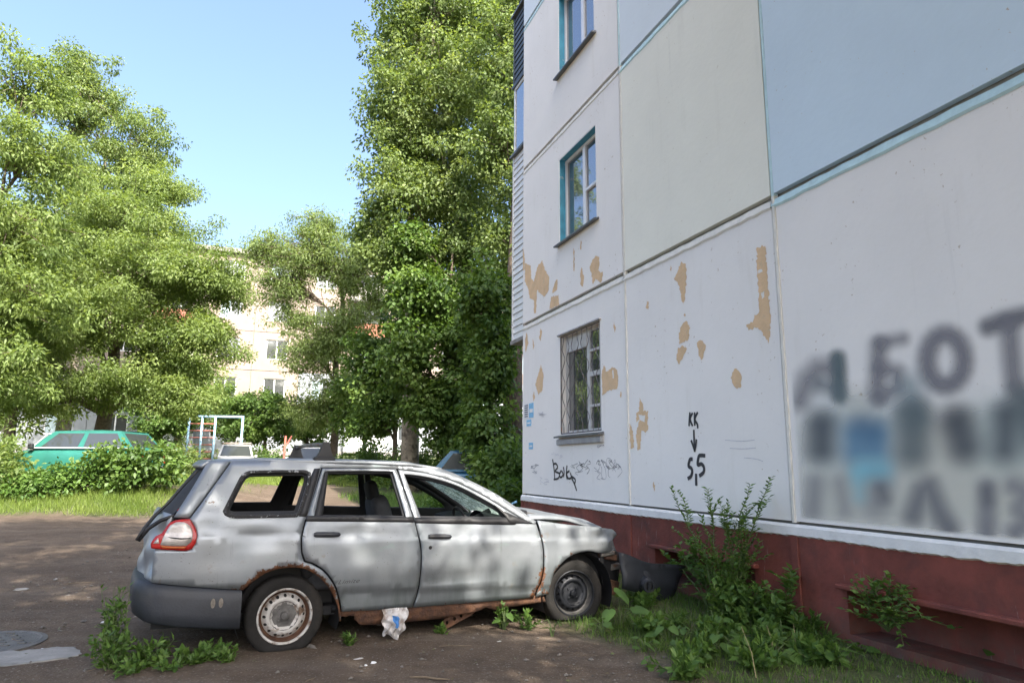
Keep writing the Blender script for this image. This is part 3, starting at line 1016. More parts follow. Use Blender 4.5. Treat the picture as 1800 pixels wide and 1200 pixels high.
# faint blue and pink tint low on the corner panel
# paper notices by the corner
for (a, b, mt, lab) in (((922, 710), (929, 734), 'paper', None), ((930, 709), (938, 733), 'blue_paper', None), ((926, 738), (934, 748), 'blue_paper', None), ((930, 778), (937, 789), 'blue_paper', None)):
    ya, za = wall_tz(*a)
    yb, zb = wall_tz(*b)
    s = MB().box(-.0045, -.001, yb, ya, zb, za).obj('notice', MT[mt], BLD)
    if mt == 'paper':
        mb = MB()
        for q in range(6):
            zz = za - (za - zb) * (.1 + q * .15)
            mb.box(-.0065, -.0046, yb + .02, ya - .02, zz - .018, zz)
        mb.obj('printed_lines', MT['ink'], s)
    else:
        MB().box(-.0065, -.0046, yb + .03, ya - .03, zb + (za - zb) * .35, zb + (za - zb) * .6).obj('printed_lines', MT['paper'], s)

# ------------------------------------------------------------------ block of flats across the yard
FB = empty('apartment_building', WD * 52.5 + Vector((0, 0, 1.7)), YAW, 'pale pinkish five storey panel block of flats behind the trees', 'building')
MT['far_wall'] = simple('pink_beige_panel', (.28, .225, .185), .85, var=.12, vscale=1.2, bs_=None)
MT['far_wall_shaded'] = simple('tree_shaded_panel', (.27, .29, .31), .85, var=.15, vscale=1.2, bs_=None)  # grey-blue colour puts the trees' shade into the lower panels
MT['far_white'] = simple('pale_balcony_sheet', (.40, .375, .34), .8, var=.1, bs_=None)
MT['far_red'] = simple('red_brown_balcony', (.36, .14, .09), .8, var=.2, bs_=None)
MT['far_curtain'] = simple('yellow_curtain', (.62, .42, .12), .8, var=.3, bs_=None)
PW, PH = 3.3, 2.85
pan = wall_sheet(-PW / 2 + .015, PW / 2 - .015, .02, PH - .02, [(-.75, .75, .85, 2.3)], 0, .06, .15)
pan_v = [(y, x, z) for (x, y, z) in pan.v]       # this facade lies in the local x direction and faces -y
fr = MB()
for (a, b, c, d) in ((-.75, .75, .85, .92), (-.75, .75, 2.23, 2.3), (-.75, -.68, .92, 2.23), (.68, .75, .92, 2.23), (-.04, .04, .92, 2.23)):
    fr.box(a, b, .08, .14, c, d)
srcs = {}
BALC = (-2, 2)
for fl in range(5):
    for ci in range(-11, 12):
        x = ci * PW + 1.2
        z = .75 + fl * PH
        low = 'far_wall_shaded' if (fl == 0 or (fl == 1 and ci > 0)) else 'far_wall'
        key = ('p', low)
        if key not in srcs:
            o = mesh_obj('wall_panel', pan_v, [f[::-1] for f in pan.f], MT[low], FB)
            o.location = (x, 0, z)
            srcs[key] = o
        else:
            share(srcs[key], 'wall_panel', FB, (x, 0, z))
        if 'w' not in srcs:
            w = fr.obj('window', MT['white_plastic'], FB)
            w.location = (x, 0, z)
            p = MB().box(-.7, .7, .10, .105, .9, 2.25).obj('pane', MT['pane_far'], w)
            srcs['w'], srcs['pn'] = w, p
        else:
            w = share(srcs['w'], 'window', FB, (x, 0, z))
            share(srcs['pn'], 'pane', w)
        if (ci * 5 + fl * 3) % 4 == 0:
            m_ = MT['far_curtain'] if (fl == 3 and ci in (0, 1)) else MT['curtain']
            k = ('c', m_.name)
            if k not in srcs:
                srcs[k] = MB().box(-.68, .1, .088, .094, .93, 2.22).obj('curtain', m_, w)
            else:
                share(srcs[k], 'curtain', w)
        if ci in BALC or ci in (-7, 7):
            mt = ('far_white', 'siding', 'far_white', 'far_red', 'far_white')[fl] if fl else 'siding'
            k = ('b', mt)
            if k not in srcs:
                b_ = bpy.data.objects.new('balcony', None)
                link(b_, FB)
                b_.location = (x, 0, z)
                m_ = MB()
                m_.box(-1.55, 1.55, -.95, 0, -.12, 0).obj('balcony_slab', MT['concrete'], b_)
                MB().box(-1.53, 1.53, -.92, -.88, .0, 1.05).box(-1.53, -1.49, -.88, 0, .0, 1.05).box(1.49, 1.53, -.88, 0, .0, 1.05).obj('parapet', MT[mt], b_)
                MB().box(-1.56, 1.56, -.95, -.86, 1.05, 1.1).obj('handrail', MT['sill'], b_)
                srcs[k] = b_
            else:
                s_ = srcs[k]
                b_ = bpy.data.objects.new('balcony', None)
                link(b_, FB)
                b_.location = (x, 0, z)
                for ch in s_.children:
                    share(ch, ch.name.split('.')[0], b_)
W_ = 11.5 * PW
MB().box(1.2 - W_, 1.2 + W_, .2, 11.5, -1, .75 + 5 * PH).obj('building_core', MT['joint'], FB)
MB().box(1.2 - W_, 1.2 + W_, -.03, .19, -1.2, .77).obj('plinth', MT['concrete'], FB)
MB().box(1.2 - W_ - .1, 1.2 + W_ + .1, -.35, 11.7, .75 + 5 * PH, 1.05 + 5 * PH).obj('roof_slab', MT['concrete'], FB)

# ------------------------------------------------------------------ the wrecked estate car
CAR_A = math.radians(26.12)
CAR = empty('station_wagon', (-2.1032, 6.3913, 0), CAR_A,
            'wrecked silver estate car with flat tyres, rusty arches and smashed windows, nose to the wall', 'car')


def car_w(x, z, near=True):
    """half width of the body at (x, z)"""
    zz = z + .047 * x
    w = np.interp(zz, [.05, .2, .3, .42, .436, .6, .75, .846, .856, .93, 1.0, 1.22, 1.40, 1.47], [.77, .795, .804, .812, .830, .846, .848, .846, .840, .834, .82, .72, .635, .59])
    if x > 2.2: w -= .17 * ((x - 2.2) / 1.0) ** 2.2
    if x < -.45: w -= .11 * ((-.45 - x) / .55) ** 2.0
    if near:
        def g(x0, z0, sx, sz, a):
            return a * math.exp(-((x - x0) / sx) ** 2 - ((z - z0) / sz) ** 2)
        d = 0
        d += g(.48, .86, .16, .05, .016) + g(.68, .90, .05, .06, -.010) + g(.62, .70, .25, .12, .008)
        d += g(1.50, .86, .14, .08, .022) + g(1.62, .84, .04, .10, -.012) + g(1.35, .45, .35, .06, .018) + g(1.75, .55, .2, .18, .010)
        d += g(-.25, .84, .22, .07, .020) + g(-.05, .88, .06, .06, -.010) + g(-.5, .70, .25, .12, .010) + g(-.62, .95, .08, .06, .018)
        d += g(2.45, .72, .12, .15, .014) + g(2.75, .70, .10, .10, -.012) + g(2.95, .74, .08, .05, .028) + g(3.08, .68, .06, .05, -.02) + g(3.0, .62, .10, .04, .02)
        d += .0014 * math.sin(x * 7 + z * 5) * math.sin(z * 9 - x * 2)
        # sharp creases pressed into the doors
        d += .007 * max(0, 1 - abs((z - .88 + .25 * (x - .62)) / .035)) * math.exp(-((x - .60) / .12) ** 2)
        d += .009 * max(0, 1 - abs((z - .44 - .12 * (x - 1.4)) / .04)) * math.exp(-((x - 1.45) / .3) ** 2)
        d += .008 * max(0, 1 - abs((x - 1.60 + .3 * (z - .85)) / .04)) * math.exp(-((z - .85) / .1) ** 2)
        if x > 2.6:
            d += .010 * (x - 2.6) * math.sin(x * 31 + z * 17) * 1.6
        w -= d
    return float(w)


RARCH = [(-.338, .474), (-.283, .522), (-.184, .59), (-.09, .617), (-.025, .622), (.05, .619), (.114, .604), (.19, .562), (.263, .501), (.317, .437), (.359, .367), (.385, .316), (.402, .266), (.414, .176)]
FARCH = [(2.953, .584), (2.86, .604), (2.745, .614), (2.625, .599), (2.54, .568), (2.47, .524), (2.415, .475), (2.378, .425), (2.355, .334)]


def dist_pl(pl, x, z):
    m = 9
    for (ax, az), (bx, bz) in zip(pl[:-1], pl[1:]):
        dx, dz = bx - ax, bz - az
        t = max(0, min(1, ((x - ax) * dx + (z - az) * dz) / (dx * dx + dz * dz)))
        m = min(m, math.hypot(x - ax - t * dx, z - az - t * dz))
    return m


def rust_at(x, z):
    a = dist_pl(RARCH, x, z)
    r = max(0, 1 - a / .055)
    r = max(r, max(0, 1 - dist_pl([(-.42, .50), (-.335, .485)], x, z) / .045))
    r = max(r, .45 * max(0, 1 - dist_pl(FARCH[3:], x, z) / .03))
    r = max(r, max(0, 1 - dist_pl([(2.16, .24), (2.24, .33), (2.275, .48)], x, z) / .055))
    r = max(r, .7 * max(0, 1 - dist_pl([(2.36, .25), (2.28, .25)], x, z) / .10))
    r = max(r, .35 * max(0, 1 - (z + .02 * x - .24) / .05)) if z < .3 else r
    r = max(r, .5 * max(0, 1 - dist_pl([(2.2, .9), (2.29, .7), (2.29, .45)], x, z) / .02))
    r = max(r, .55 * max(0, 1 - dist_pl([(-.80, 1.08), (-.60, 1.12)], x, z) / .03))
    return r


def car_paint():
    m, nt, bs = new_mat('weathered_silver_paint')
    co = coords(nt)
    c = mix(nt, noise_fac(nt, co, 2.3, .3, .7, 5), (.24, .262, .285), (.305, .325, .345))
    # washed green and grey dirt, more of it low down
    sx = nd(nt, 'ShaderNodeSeparateXYZ')
    nt.links.new(co, sx.inputs[0])
    low = nd(nt, 'ShaderNodeMapRange')
    low.inputs[1].default_value = .62
    low.inputs[2].default_value = .22
    nt.links.new(sx.outputs[2], low.inputs[0])
    streak = noise_fac(nt, coords(nt, 'Object', (1, 1, .22)), 9, .42, .72, 7)
    c = mix(nt, mul(nt, mul(nt, low.outputs[0], streak), .95), c, (.085, .105, .10))
    c = mix(nt, mul(nt, low.outputs[0], .5), c, (.10, .125, .125))
    c = mix(nt, mul(nt, noise_fac(nt, co, 3.4, .52, .75, 7), .40), c, (.17, .208, .215))
    blot = noise_fac(nt, co, 14, .64, .70, 4)
    c = mix(nt, mul(nt, mul(nt, blot, noise_fac(nt, co, 1.7, .5, .62, 2)), .75), c, (.24, .22, .20))
    spk = noise_fac(nt, co, 75, .68, .72, 2)
    c = mix(nt, mul(nt, mul(nt, spk, noise_fac(nt, co, 2.2, .48, .62, 4)), .8), c, (.085, .055, .04))
    prim = noise_fac(nt, coords(nt, 'Object', (1, 1, 2.2)), 2.7, .64, .66, 6, .7)
    c = mix(nt, mul(nt, prim, .45), c, (.27, .345, .335))
    drip = noise_fac(nt, coords(nt, 'Object', (1, 1, .06)), 22, .60, .72, 5)
    c = mix(nt, mul(nt, mul(nt, drip, noise_fac(nt, co, 2.6, .45, .62, 3)), .55), c, (.12, .125, .12))
    scr = noise_fac(nt, coords(nt, 'Object', (.25, 1, 3)), 26, .70, .74, 3)
    c = mix(nt, mul(nt, mul(nt, scr, noise_fac(nt, co, 1.9, .5, .6, 2)), .5), c, (.42, .43, .44))
    a = nd(nt, 'ShaderNodeAttribute', attribute_name='rust')
    sm = nd(nt, 'ShaderNodeMath', operation='ADD')
    nt.links.new(a.outputs['Fac'], sm.inputs[0])
    nt.links.new(noise_fac(nt, co, 26, .3, .7, 6), sm.inputs[1])
    th = nd(nt, 'ShaderNodeMapRange')
    th.inputs[1].default_value = 1.0
    th.inputs[2].default_value = 1.12
    nt.links.new(sm.outputs[0], th.inputs[0])
    rc = mix(nt, noise_fac(nt, co, 40, .35, .65, 5), (.045, .022, .014), (.15, .066, .032))
    c = mix(nt, th.outputs[0], c, rc)
    nt.links.new(c, bs.inputs['Base Color'])
    inv = nd(nt, 'ShaderNodeMath', operation='MULTIPLY_ADD')
    inv.inputs[1].default_value = -.6
    inv.inputs[2].default_value = .6
    nt.links.new(th.outputs[0], inv.inputs[0])
    nt.links.new(inv.outputs[0], bs.inputs['Metallic'])
    ro = nd(nt, 'ShaderNodeMapRange')
    ro.inputs[3].default_value = .34
    ro.inputs[4].default_value = .56
    nt.links.new(noise_fac(nt, co, 3, .3, .7, 6), ro.inputs[0])
    nt.links.new(ro.outputs[0], bs.inputs['Roughness'])
    bump(nt, bs, co, 3.2, .04, .02, 3)
    return m


MT['silver'] = car_paint()
MT['scuff'] = simple('worn_plastic_scuff', (.17, .15, .125), .8, var=.4, vscale=40, bs_=None)


def car_panel(name, outer, mat, holes=(), off=0.0, side=-1, res=.045, thick=.014, parent=None, rust=False, corner=40, near=None):
    V, Fc = cdt(outer, holes, res, True, corner, [(x, zz - .047 * x) for zz in ((.845, .857, .419, .437) if res < .05 else ()) for x in np.arange(-1, 3.3, .03)])
    nr = (side < 0) if near is None else near
    vs = [(x, side * (car_w(x, z, nr) - off), z) for (x, z) in V]
    fs = [t if side < 0 else t[::-1] for t in Fc]
    o = mesh_obj(name, vs, fs, mat, parent or CAR, True)
    if rust:
        a = o.data.attributes.new('rust', 'FLOAT', 'POINT')
        a.data.foreach_set('value', [rust_at(x, z) for (x, z) in V])
    if thick:
        m = o.modifiers.new('thickness', 'SOLIDIFY')
        m.thickness = thick
        m.offset = -1
    return o


TL = [(-.963, .793), (-.86, .785), (-.76, .778), (-.725, .79), (-.703, .833), (-.697, .882), (-.717, .947), (-.758, 1.007)]
ROOF_E = [(-.475, 1.442), (-.182, 1.452), (.261, 1.452), (.7, 1.448), (1.03, 1.437), (1.33, 1.39), (1.565, 1.298), (1.834, 1.166), (2.03, 1.038), (2.208, .909)]
RAIL_L = [(2.15, .897), (1.948, 1.012), (1.734, 1.143), (1.485, 1.266), (1.3, 1.327), (1.148, 1.362), (.915, 1.390), (.6, 1.396), (.236, 1.396)]
QOUT = ([(-.971, .553), (-.977, .785)] + TL + [(-.748, 1.013), (-.581, 1.275)] + ROOF_E + [(2.2, .893)] + RAIL_L +
        [(.109, 1.006), (.093, .98), (.066, .843), (.075, .72), (.100, .657), (.16, .637), (.256, .577), (.345, .467), (.395, .35), (.418, .25), (.43, .176)] + RARCH[::-1])
QHOLE = [(-.492, 1.075), (-.401, 1.278), (-.375, 1.32), (-.335, 1.345), (.09, 1.352), (.12, 1.335), (.122, 1.291), (.04, 1.05), (.02, 1.03), (-.445, 1.033), (-.485, 1.045)]
RDOOR = [(.106, .985), (.078, .843), (.087, .73), (.112, .668), (.17, .648), (.266, .587), (.355, .475), (.405, .355), (.43, .250), (.7, .24), (1.024, .235), (1.055, .33), (1.068, .419), (1.073, .613), (1.062, .746), (1.010, .948), (.895, 1.385), (.6, 1.389), (.245, 1.388)]
RWIN = [(.165, 1.004), (.262, 1.365), (.6, 1.37), (.862, 1.366), (.945, .975)]
FDOOR = [(1.022, .947), (1.074, .746), (1.085, .613), (1.081, .419), (1.066, .33), (1.036, .235), (1.618, .232), (2.19, .232), (2.245, .38), (2.262, .47), (2.265, .60), (2.255, .70), (2.205, .885), (2.14, .890), (1.944, 1.004), (1.73, 1.135), (1.481, 1.258), (1.3, 1.319), (1.146, 1.354), (.915, 1.381)]
FWIN = [(1.074, .969), (.962, 1.345), (1.10, 1.331), (1.23, 1.307), (1.36, 1.273), (1.482, 1.230), (1.681, 1.130), (1.87, 1.018), (1.905, .945)]
FENDER = ([(2.222, .92), (2.537, .873), (2.799, .846), (3.0, .82), (3.155, .797), (3.205, .765), (3.216, .743), (3.147, .695), (3.17, .64), (3.208, .582)] + FARCH + [(2.345, .25), (2.21, .235), (2.262, .38), (2.278, .47), (2.281, .60), (2.271, .70)])


def inset(poly, d):
    n = len(poly)
    cx = sum(p[0] for p in poly) / n
    cz = sum(p[1] for p in poly) / n
    out = []
    for i in range(n):
        a = Vector(poly[i]) - Vector(poly[i - 1])
        b = Vector(poly[(i + 1) % n]) - Vector(poly[i])
        na = Vector((-a.y, a.x)).normalized()
        nb = Vector((-b.y, b.x)).normalized()
        m = (na + nb).normalized()
        if m.dot(Vector((cx, cz)) - Vector(poly[i])) < 0: m = -m
        out.append(tuple(Vector(poly[i]) + m * d))
    return out


for side in (-1, 1):
    nr = side < 0
    q = car_panel('quarter_panel', QOUT, MT['silver'], [QHOLE], 0, side, .045, .014, rust=nr)
    rd = car_panel('rear_door', RDOOR, MT['silver'], [RWIN], 0, side, .045, .016, rust=nr)
    fd = car_panel('front_door', FDOOR, MT['silver'], [FWIN], 0, side, .045, .016, rust=nr)
    fe = car_panel('front_fender', FENDER, MT['silver'], (), 0, side, .04, .012, rust=nr)
    # inner trims in black
    QTRIM = [(-.9, .5), (-.9, .8), (-.72, 1.0), (-.57, 1.27), (-.45, 1.43), (.26, 1.44), (1.0, 1.425), (1.32, 1.375), (1.55, 1.285), (1.82, 1.155), (2.02, 1.03), (2.17, .91)] + [(x, z - .012) for (x, z) in RAIL_L] + [(.16, 1.02), (.13, .7), (.2, .64), (-.02, .65), (-.3, .56)]
    car_panel('inner_trim', QTRIM, MT['interior'], [inset(QHOLE, .022)], .045, side, .08, .02, q)
    car_panel('door_trim', RDOOR, MT['interior'], [inset(RWIN, .022)], .035, side, .08, .03, rd)
    car_panel('door_trim', FDOOR, MT['interior'], [inset(FWIN, .02)], .035, side, .08, .03, fd)
    car_panel('belt_strip', [(.10, 1.014), (1.004, .982), (1.012, .938), (.10, .970)], MT['trim'], (), -.006, side, .06, .012, rd)
    car_panel('belt_strip', [(1.016, .976), (1.5, .962), (1.94, .950), (2.0, .90), (1.98, .888), (1.5, .908), (1.026, .930)], MT['trim'], (), -.006, side, .06, .012, fd)
    car_panel('mirror_base', [(1.80, 1.065), (1.897, 1.005), (2.16, .898), (1.93, .905), (1.895, .965)], MT['trim'], (), -.010, side, .05, .02, fd)
    # black applique behind the rear window frame and the torn rubber round the quarter window
    car_panel('window_applique', [(.16, .99), (.268, 1.37), (.297, 1.37), (.232, .985)], MT['trim'], (), .006, side, .06, .01, rd)
    car_panel('pillar_applique', [(.045, 1.01), (.14, 1.31), (.175, 1.385), (.228, 1.39), (.105, 1.005)], MT['trim'], (), -.003, side, .06, .008, q)
    qo = [(-.527, 1.06), (-.51, 1.03), (-.45, 1.008), (.03, 1.005), (.062, 1.035), (.146, 1.29), (.145, 1.355), (.10, 1.374), (-.34, 1.366), (-.395, 1.338), (-.425, 1.285)][::-1]
    car_panel('window_rubber', qo, MT['torn'], [QHOLE], -.004, side, .03, .008, q)
    # door handles
    for (par, hx, hz) in ((rd, .27, .862), (fd, 1.24, .812)):
        y = car_w(hx, hz, nr)
        mb = MB()
        sec = [(-.105, .6), (-.09, .95), (-.03, 1.0), (.05, 1.0), (.095, .8), (.108, .35)]
        for i in range(len(sec)):
            pass
        def hf(u, v, hx=hx, hz=hz, y=y, side=side):
            i = u * (len(sec) - 1)
            k = min(int(i), len(sec) - 2)
            t = i - k
            xx = sec[k][0] * (1 - t) + sec[k + 1][0] * t
            s = sec[k][1] * (1 - t) + sec[k + 1][1] * t
            a = v * 2 * math.pi
            return (hx + xx, side * (y + .012 + .022 * s * math.cos(a)), hz + .021 * s * math.sin(a) - .034 * xx)
        mb.grid(hf, 15, 12)
        mb.obj('handle', MT['black_plastic'], par, True)
        # recess below the handle
        def rf(u, v, hx=hx, hz=hz, y=y, side=side):
            a = u * 2 * math.pi
            return (hx + .03 + .06 * v * math.cos(a), side * (y + .002 - .0 * (1 - v)), hz - .026 + .042 * v * math.sin(a) - .002)
        MB().grid(rf, 20, 3).obj('handle_cup', MT['chrome' if not nr else 'silver'], par, True)
    if nr:
        yk = car_w(1.157, .72)
        MB().lathe([(0, -.004), (.014, -.004), (.016, 0)], 12, Matrix.Translation((1.157, -yk + .001, .722))).obj('lock_hole', MT['trim'], fd)
    # tail light
    tl = [(-1.0, .832), (-.995, .80), (-.963, .795)] + [(x + .004, z + .002) for (x, z) in TL[1:]] + [(-.851, 1.000), (-.885, .985), (-.908, .953), (-.934, .906), (-.972, .886)]
    t_ = car_panel('tail_light', tl, MT['red_lens'], (), -.012, side, .035, .03)
    car_panel('lens', [(-.925, .868), (-.905, .915), (-.88, .965), (-.845, .985), (-.79, .985), (-.745, .955), (-.725, .905), (-.728, .845), (-.76, .815), (-.86, .815), (-.935, .825)], MT['white_lens'], (), -.016, side, .035, .01, t_)
    car_panel('amber_lens', [(-.935, .822), (-.86, .812), (-.76, .81), (-.77, .796), (-.92, .802)], MT['orange_lens'], (), -.0155, side, .03, .006, t_)
    car_panel('reverse_lens', [(-.985, .835), (-.955, .875), (-.945, .835)], MT['white_lens'], (), -.0165, side, .03, .006, t_)
    # broken dark cavity inside the lens
    car_panel('broken_edge', [(-.895, .882), (-.84, .877), (-.79, .872), (-.735, .874), (-.735, .866), (-.80, .862), (-.87, .872)], MT['trim'], (), -.018, side, .03, .004, t_)
    # rear wing of the tailgate beside the missing rear glass
    car_panel('tailgate_side', [(-.487, 1.442), (-.640, 1.443), (-.668, 1.405), (-.75, 1.235), (-.862, 1.022), (-.76, 1.016), (-.592, 1.275)], MT['silver'], (), .002, side, .05, .03)
    # rocker panel
    sl_ = [(.418, .252), (1.0, .243), (1.6, .24), (2.3, .24), (2.33, .18), (2.27, .178), (1.95, .162), (1.80, .150), (1.72, .178), (1.62, .148), (1.45, .136), (1.28, .12), (1.0, .116), (.757, .116), (.60, .126), (.575, .142), (.56, .165), (.545, .172), (.54, .205), (.50, .212), (.47, .20), (.44, .21), (.425, .20)]
    car_panel('sill', sl_, MT['rust'], (), .018, side, .04, .03, corner=15)
    car_panel('inner_sill', [(.38, .26), (2.35, .26), (2.35, .21), (.38, .215)], MT['trim'], (), .16, side, .15, .02)
    # wheel-arch liners
    for (cx, cz, R, x0, x1) in ((.02, .26, .395, -.36, .44), (2.66, .23, .385, 2.30, 3.05)):
        def lf(u, v, cx=cx, cz=cz, R=R, side=side):
            a = math.pi * (-.12 + 1.24 * u)
            return (cx + R * math.cos(a), side * (.815 - .33 * v), cz + R * math.sin(a))
        MB().grid(lf, 20, 2).obj('arch_liner', MT['trim'], CAR, True)
        MB().box(cx - .42, cx + .42, min(side * .45, side * .47), max(side * .45, side * .47), .2, .66).obj('inner_arch', MT['trim'], CAR)

# lettering low on the rear door
cu = bpy.data.curves.new('door_script', 'FONT')
cu.body = 'Limite'
cu.size = .062
cu.shear = .45
cu.space_character = 1.12
tmp = bpy.data.objects.new('door_script_tmp', cu)
COL.objects.link(tmp)
bpy.context.view_layer.update()
me = bpy.data.meshes.new_from_object(tmp.evaluated_get(bpy.context.evaluated_depsgraph_get()))
bpy.data.objects.remove(tmp)
me.transform(Matrix.Diagonal((1.0, .75, 1, 1)))
for v in me.vertices:
    x, z = v.co.x + .375, v.co.y + .470 + .02 * v.co.x
    v.co = (x, -(car_w(x, z) + .003), z)
me.materials.append(MT['chrome'])
link(bpy.data.objects.new('door_script', me), CAR)

# roof
def roof_z(x):
    return float(np.interp(x, [-.66, -.475, -.182, .261, .7, 1.03, 1.33], [1.432, 1.445, 1.455, 1.455, 1.450, 1.438, 1.392]))


def roof_f(u, v):
    x = -.655 + u * 1.99
    s = 2 * v - 1
    w = float(np.interp(x, [-.655, -.4, 1.0, 1.335], [.55, .61, .61, .60]))
    xx = x + (.06 * (1 - s * s) * u if u > .5 else -.05 * (1 - s * s) * (1 - u))
    return (xx, s * w, roof_z(x) + .018 * (1 - s ** 4) + .002 * math.sin(9 * x) * math.sin(7 * s))


o = MB().grid(roof_f, 40, 16).obj('roof', MT['silver'], CAR, True)
m = o.modifiers.new('thickness', 'SOLIDIFY')
m.thickness = .03
m.offset = -1
MB().grid(lambda u, v: (roof_f(u, v)[0], roof_f(u, v)[1] * .97, roof_f(u, v)[2] - .045), 20, 8).obj('headliner', MT['interior'], CAR, True)
# roof rack bar and feet
rk = MB()
rk.tube([(.27, -.56, 1.585), (.25, -.3, 1.596), (.23, .3, 1.596), (.21, .56, 1.585)], .017, 8)
rko = rk.obj('roof_bar', MT['bare_metal'], CAR, True)
for s, xx in ((-1, .27), (1, .21)):
    mb = MB()
    mb.box(xx - .095, xx + .09, s * .57 - .035, s * .57 + .035, 1.452, 1.487, b=.01)
    vs = []
    for z, hw, hy, dx in ((1.487, .070, .028, 0), (1.525, .050, .026, .002), (1.575, .036, .022, .004), (1.612, .026, .018, .006)):
        vs += [(xx + dx - hw, s * .57 - hy, z), (xx + dx + hw, s * .57 - hy, z), (xx + dx + hw, s * .57 + hy, z), (xx + dx - hw, s * .57 + hy, z)]
    fs = [(12, 13, 14, 15)]
    for k in range(3):
        for i in range(4):
            j = (i + 1) % 4
            fs.append((k * 4 + i, k * 4 + j, k * 4 + 4 + j, k * 4 + 4 + i))
    mb.add(vs, fs)
    mb.obj('bar_foot', MT['trim'], rko)

# windscreen: crazed laminated glass with a hole, hanging in
def crazed():
    m, nt, bs = new_mat('crazed_glass')
    co = coords(nt)
    v = nd(nt, 'ShaderNodeTexVoronoi', feature='DISTANCE_TO_EDGE')
    v.inputs['Scale'].default_value = 20
    ns = nd(nt, 'ShaderNodeTexNoise')
    ns.inputs['Scale'].default_value = 7
    ad = mix(nt, .16, co, ns.outputs[1])
    nt.links.new(co, ns.inputs['Vector'])
    nt.links.new(ad, v.inputs['Vector'])
    r = nd(nt, 'ShaderNodeMapRange')
    r.inputs[1].default_value = .0
    r.inputs[2].default_value = .09
    r.inputs[3].default_value = .9
    r.inputs[4].default_value = .0
    nt.links.new(v.outputs['Distance'], r.inputs[0])
    c = mix(nt, noise_fac(nt, coords(nt, 'Object', (1, 1, .3)), 45, .42, .6, 4), (.05, .09, .08), (.40, .50, .46))
    nt.links.new(c, bs.inputs['Base Color'])
    bs.inputs['Roughness'].default_value = .25
    tr = nd(nt, 'ShaderNodeBsdfTransparent')
    tr.inputs[0].default_value = (.50, .64, .58, 1)
    f = nd(nt, 'ShaderNodeMath', operation='MAXIMUM')
    nt.links.new(r.outputs[0], f.inputs[0])
    nt.links.new(noise_fac(nt, co, 9, .15, .55, 6), f.inputs[1])
    tl_ = nd(nt, 'ShaderNodeBsdfTranslucent')
    nt.links.new(mix(nt, .25, c, (.5, .66, .58)), tl_.inputs[0])
    ml = nd(nt, 'ShaderNodeMixShader')
    ml.inputs[0].default_value = .6
    nt.links.new(bs.outputs[0], ml.inputs[1])
    nt.links.new(tl_.outputs[0], ml.inputs[2])
    mx = nd(nt, 'ShaderNodeMixShader')
    nt.links.new(f.outputs[0], mx.inputs[0])
    nt.links.new(tr.outputs[0], mx.inputs[1])
    nt.links.new(ml.outputs[0], mx.inputs[2])
    nt.links.new(mx.outputs[0], nt.nodes['Material Output'].inputs[0])
    return m


MT['crazed'] = crazed()
ws_out = [(-.70, 0), (-.55, .97), (-.25, 1.0), (.25, 1.0), (.55, .97), (.70, 0), (.3, -.02), (-.3, -.02)]
hole = [(-.06, .62), (-.02, .72), (.0, .66), (.03, .60), (.02, .42), (-.01, .28), (-.04, .30), (-.05, .5)]
V, Fc = cdt(ws_out, [hole], .09, True, 60)
mesh_obj('windscreen', [(2.17 - .83 * s + .05 * (1 - (y / .7) ** 2) - .03 * math.exp(-((y + .1) ** 2 + (s - .5) ** 2) / .08), y, .925 + .465 * s) for (y, s) in V], Fc, MT['crazed'], CAR, True)

# bonnet, sprung and buckled
def hood_f(u, v):
    x = 2.20 + .90 * u
    s = 2 * v - 1
    w = .70 - .10 * u * u
    ze = float(np.interp(x, [2.2, 2.35, 2.55, 2.84, 3.03, 3.1], [.965, .962, .935, .882, .832, .80]))
    z = ze + .028 * (1 - s * s) - .03 * max(0, abs(s) - .93) / .07
    z += .012 * math.sin(u * 9 + s * 2) * u * (1 - .3 * s) + .006 * math.sin(s * 8 + u * 5)
    return (x + .05 * (1 - s * s), s * w, z)


o = MB().grid(hood_f, 26, 24).obj('bonnet', MT['silver'], CAR, True)
m = o.modifiers.new('thickness', 'SOLIDIFY')
m.thickness = .02
m.offset = -1
MB().box(2.25, 3.02, -.62, .62, .22, .80).obj('engine_bay', MT['trim'], CAR)
mb = MB()
mb.tube([(2.12, -.66, .955), (2.20, -.60, .975), (2.26, -.40, .985)], [.02, .028, .012], 6)
mb.tube([(2.20, -.60, .97), (2.30, -.62, .95)], .02, 6)
mb.obj('wiper', MT['trim'], CAR)
# smashed front end: slam panel, crash beam, bracket, battery tray
for nm, b_, mt, rot in (('slam_panel', (3.02, 3.10, -.62, .62, .62, .70), 'bare_metal', 3), ('crash_beam', (3.18, 3.30, -.66, .60, .40, .46), 'bare_metal', -4),
                        ('crash_bracket', (3.05, 3.20, -.70, -.58, .50, .56), 'rust', 9), ('lamp_bracket', (3.0, 3.16, -.72, -.64, .545, .585), 'bare_metal', -6),
                        ('tow_bracket', (3.10, 3.24, -.66, -.60, .16, .30), 'rust', 14)):
    cx, cy, cz = (b_[0] + b_[1]) / 2, (b_[2] + b_[3]) / 2, (b_[4] + b_[5]) / 2
    M = Matrix.Translation((cx, cy, cz)) @ Matrix.Rotation(math.radians(rot), 4, 'Y') @ Matrix.Rotation(math.radians(rot * .7), 4, 'Z') @ Matrix.Translation((-cx, -cy, -cz))
    MB().box(*b_, M=M, b=.008).obj(nm, MT[mt], CAR)
MB().box(2.98, 3.04, -.60, .60, .20, .62).obj('radiator', MT['trim'], CAR)
car_panel('torn_liner', [(3.0, .58), (3.26, .57), (3.31, .40), (3.28, .24), (3.06, .14), (3.02, .35)], MT['trim'], (), .05, -1, .05, .01)
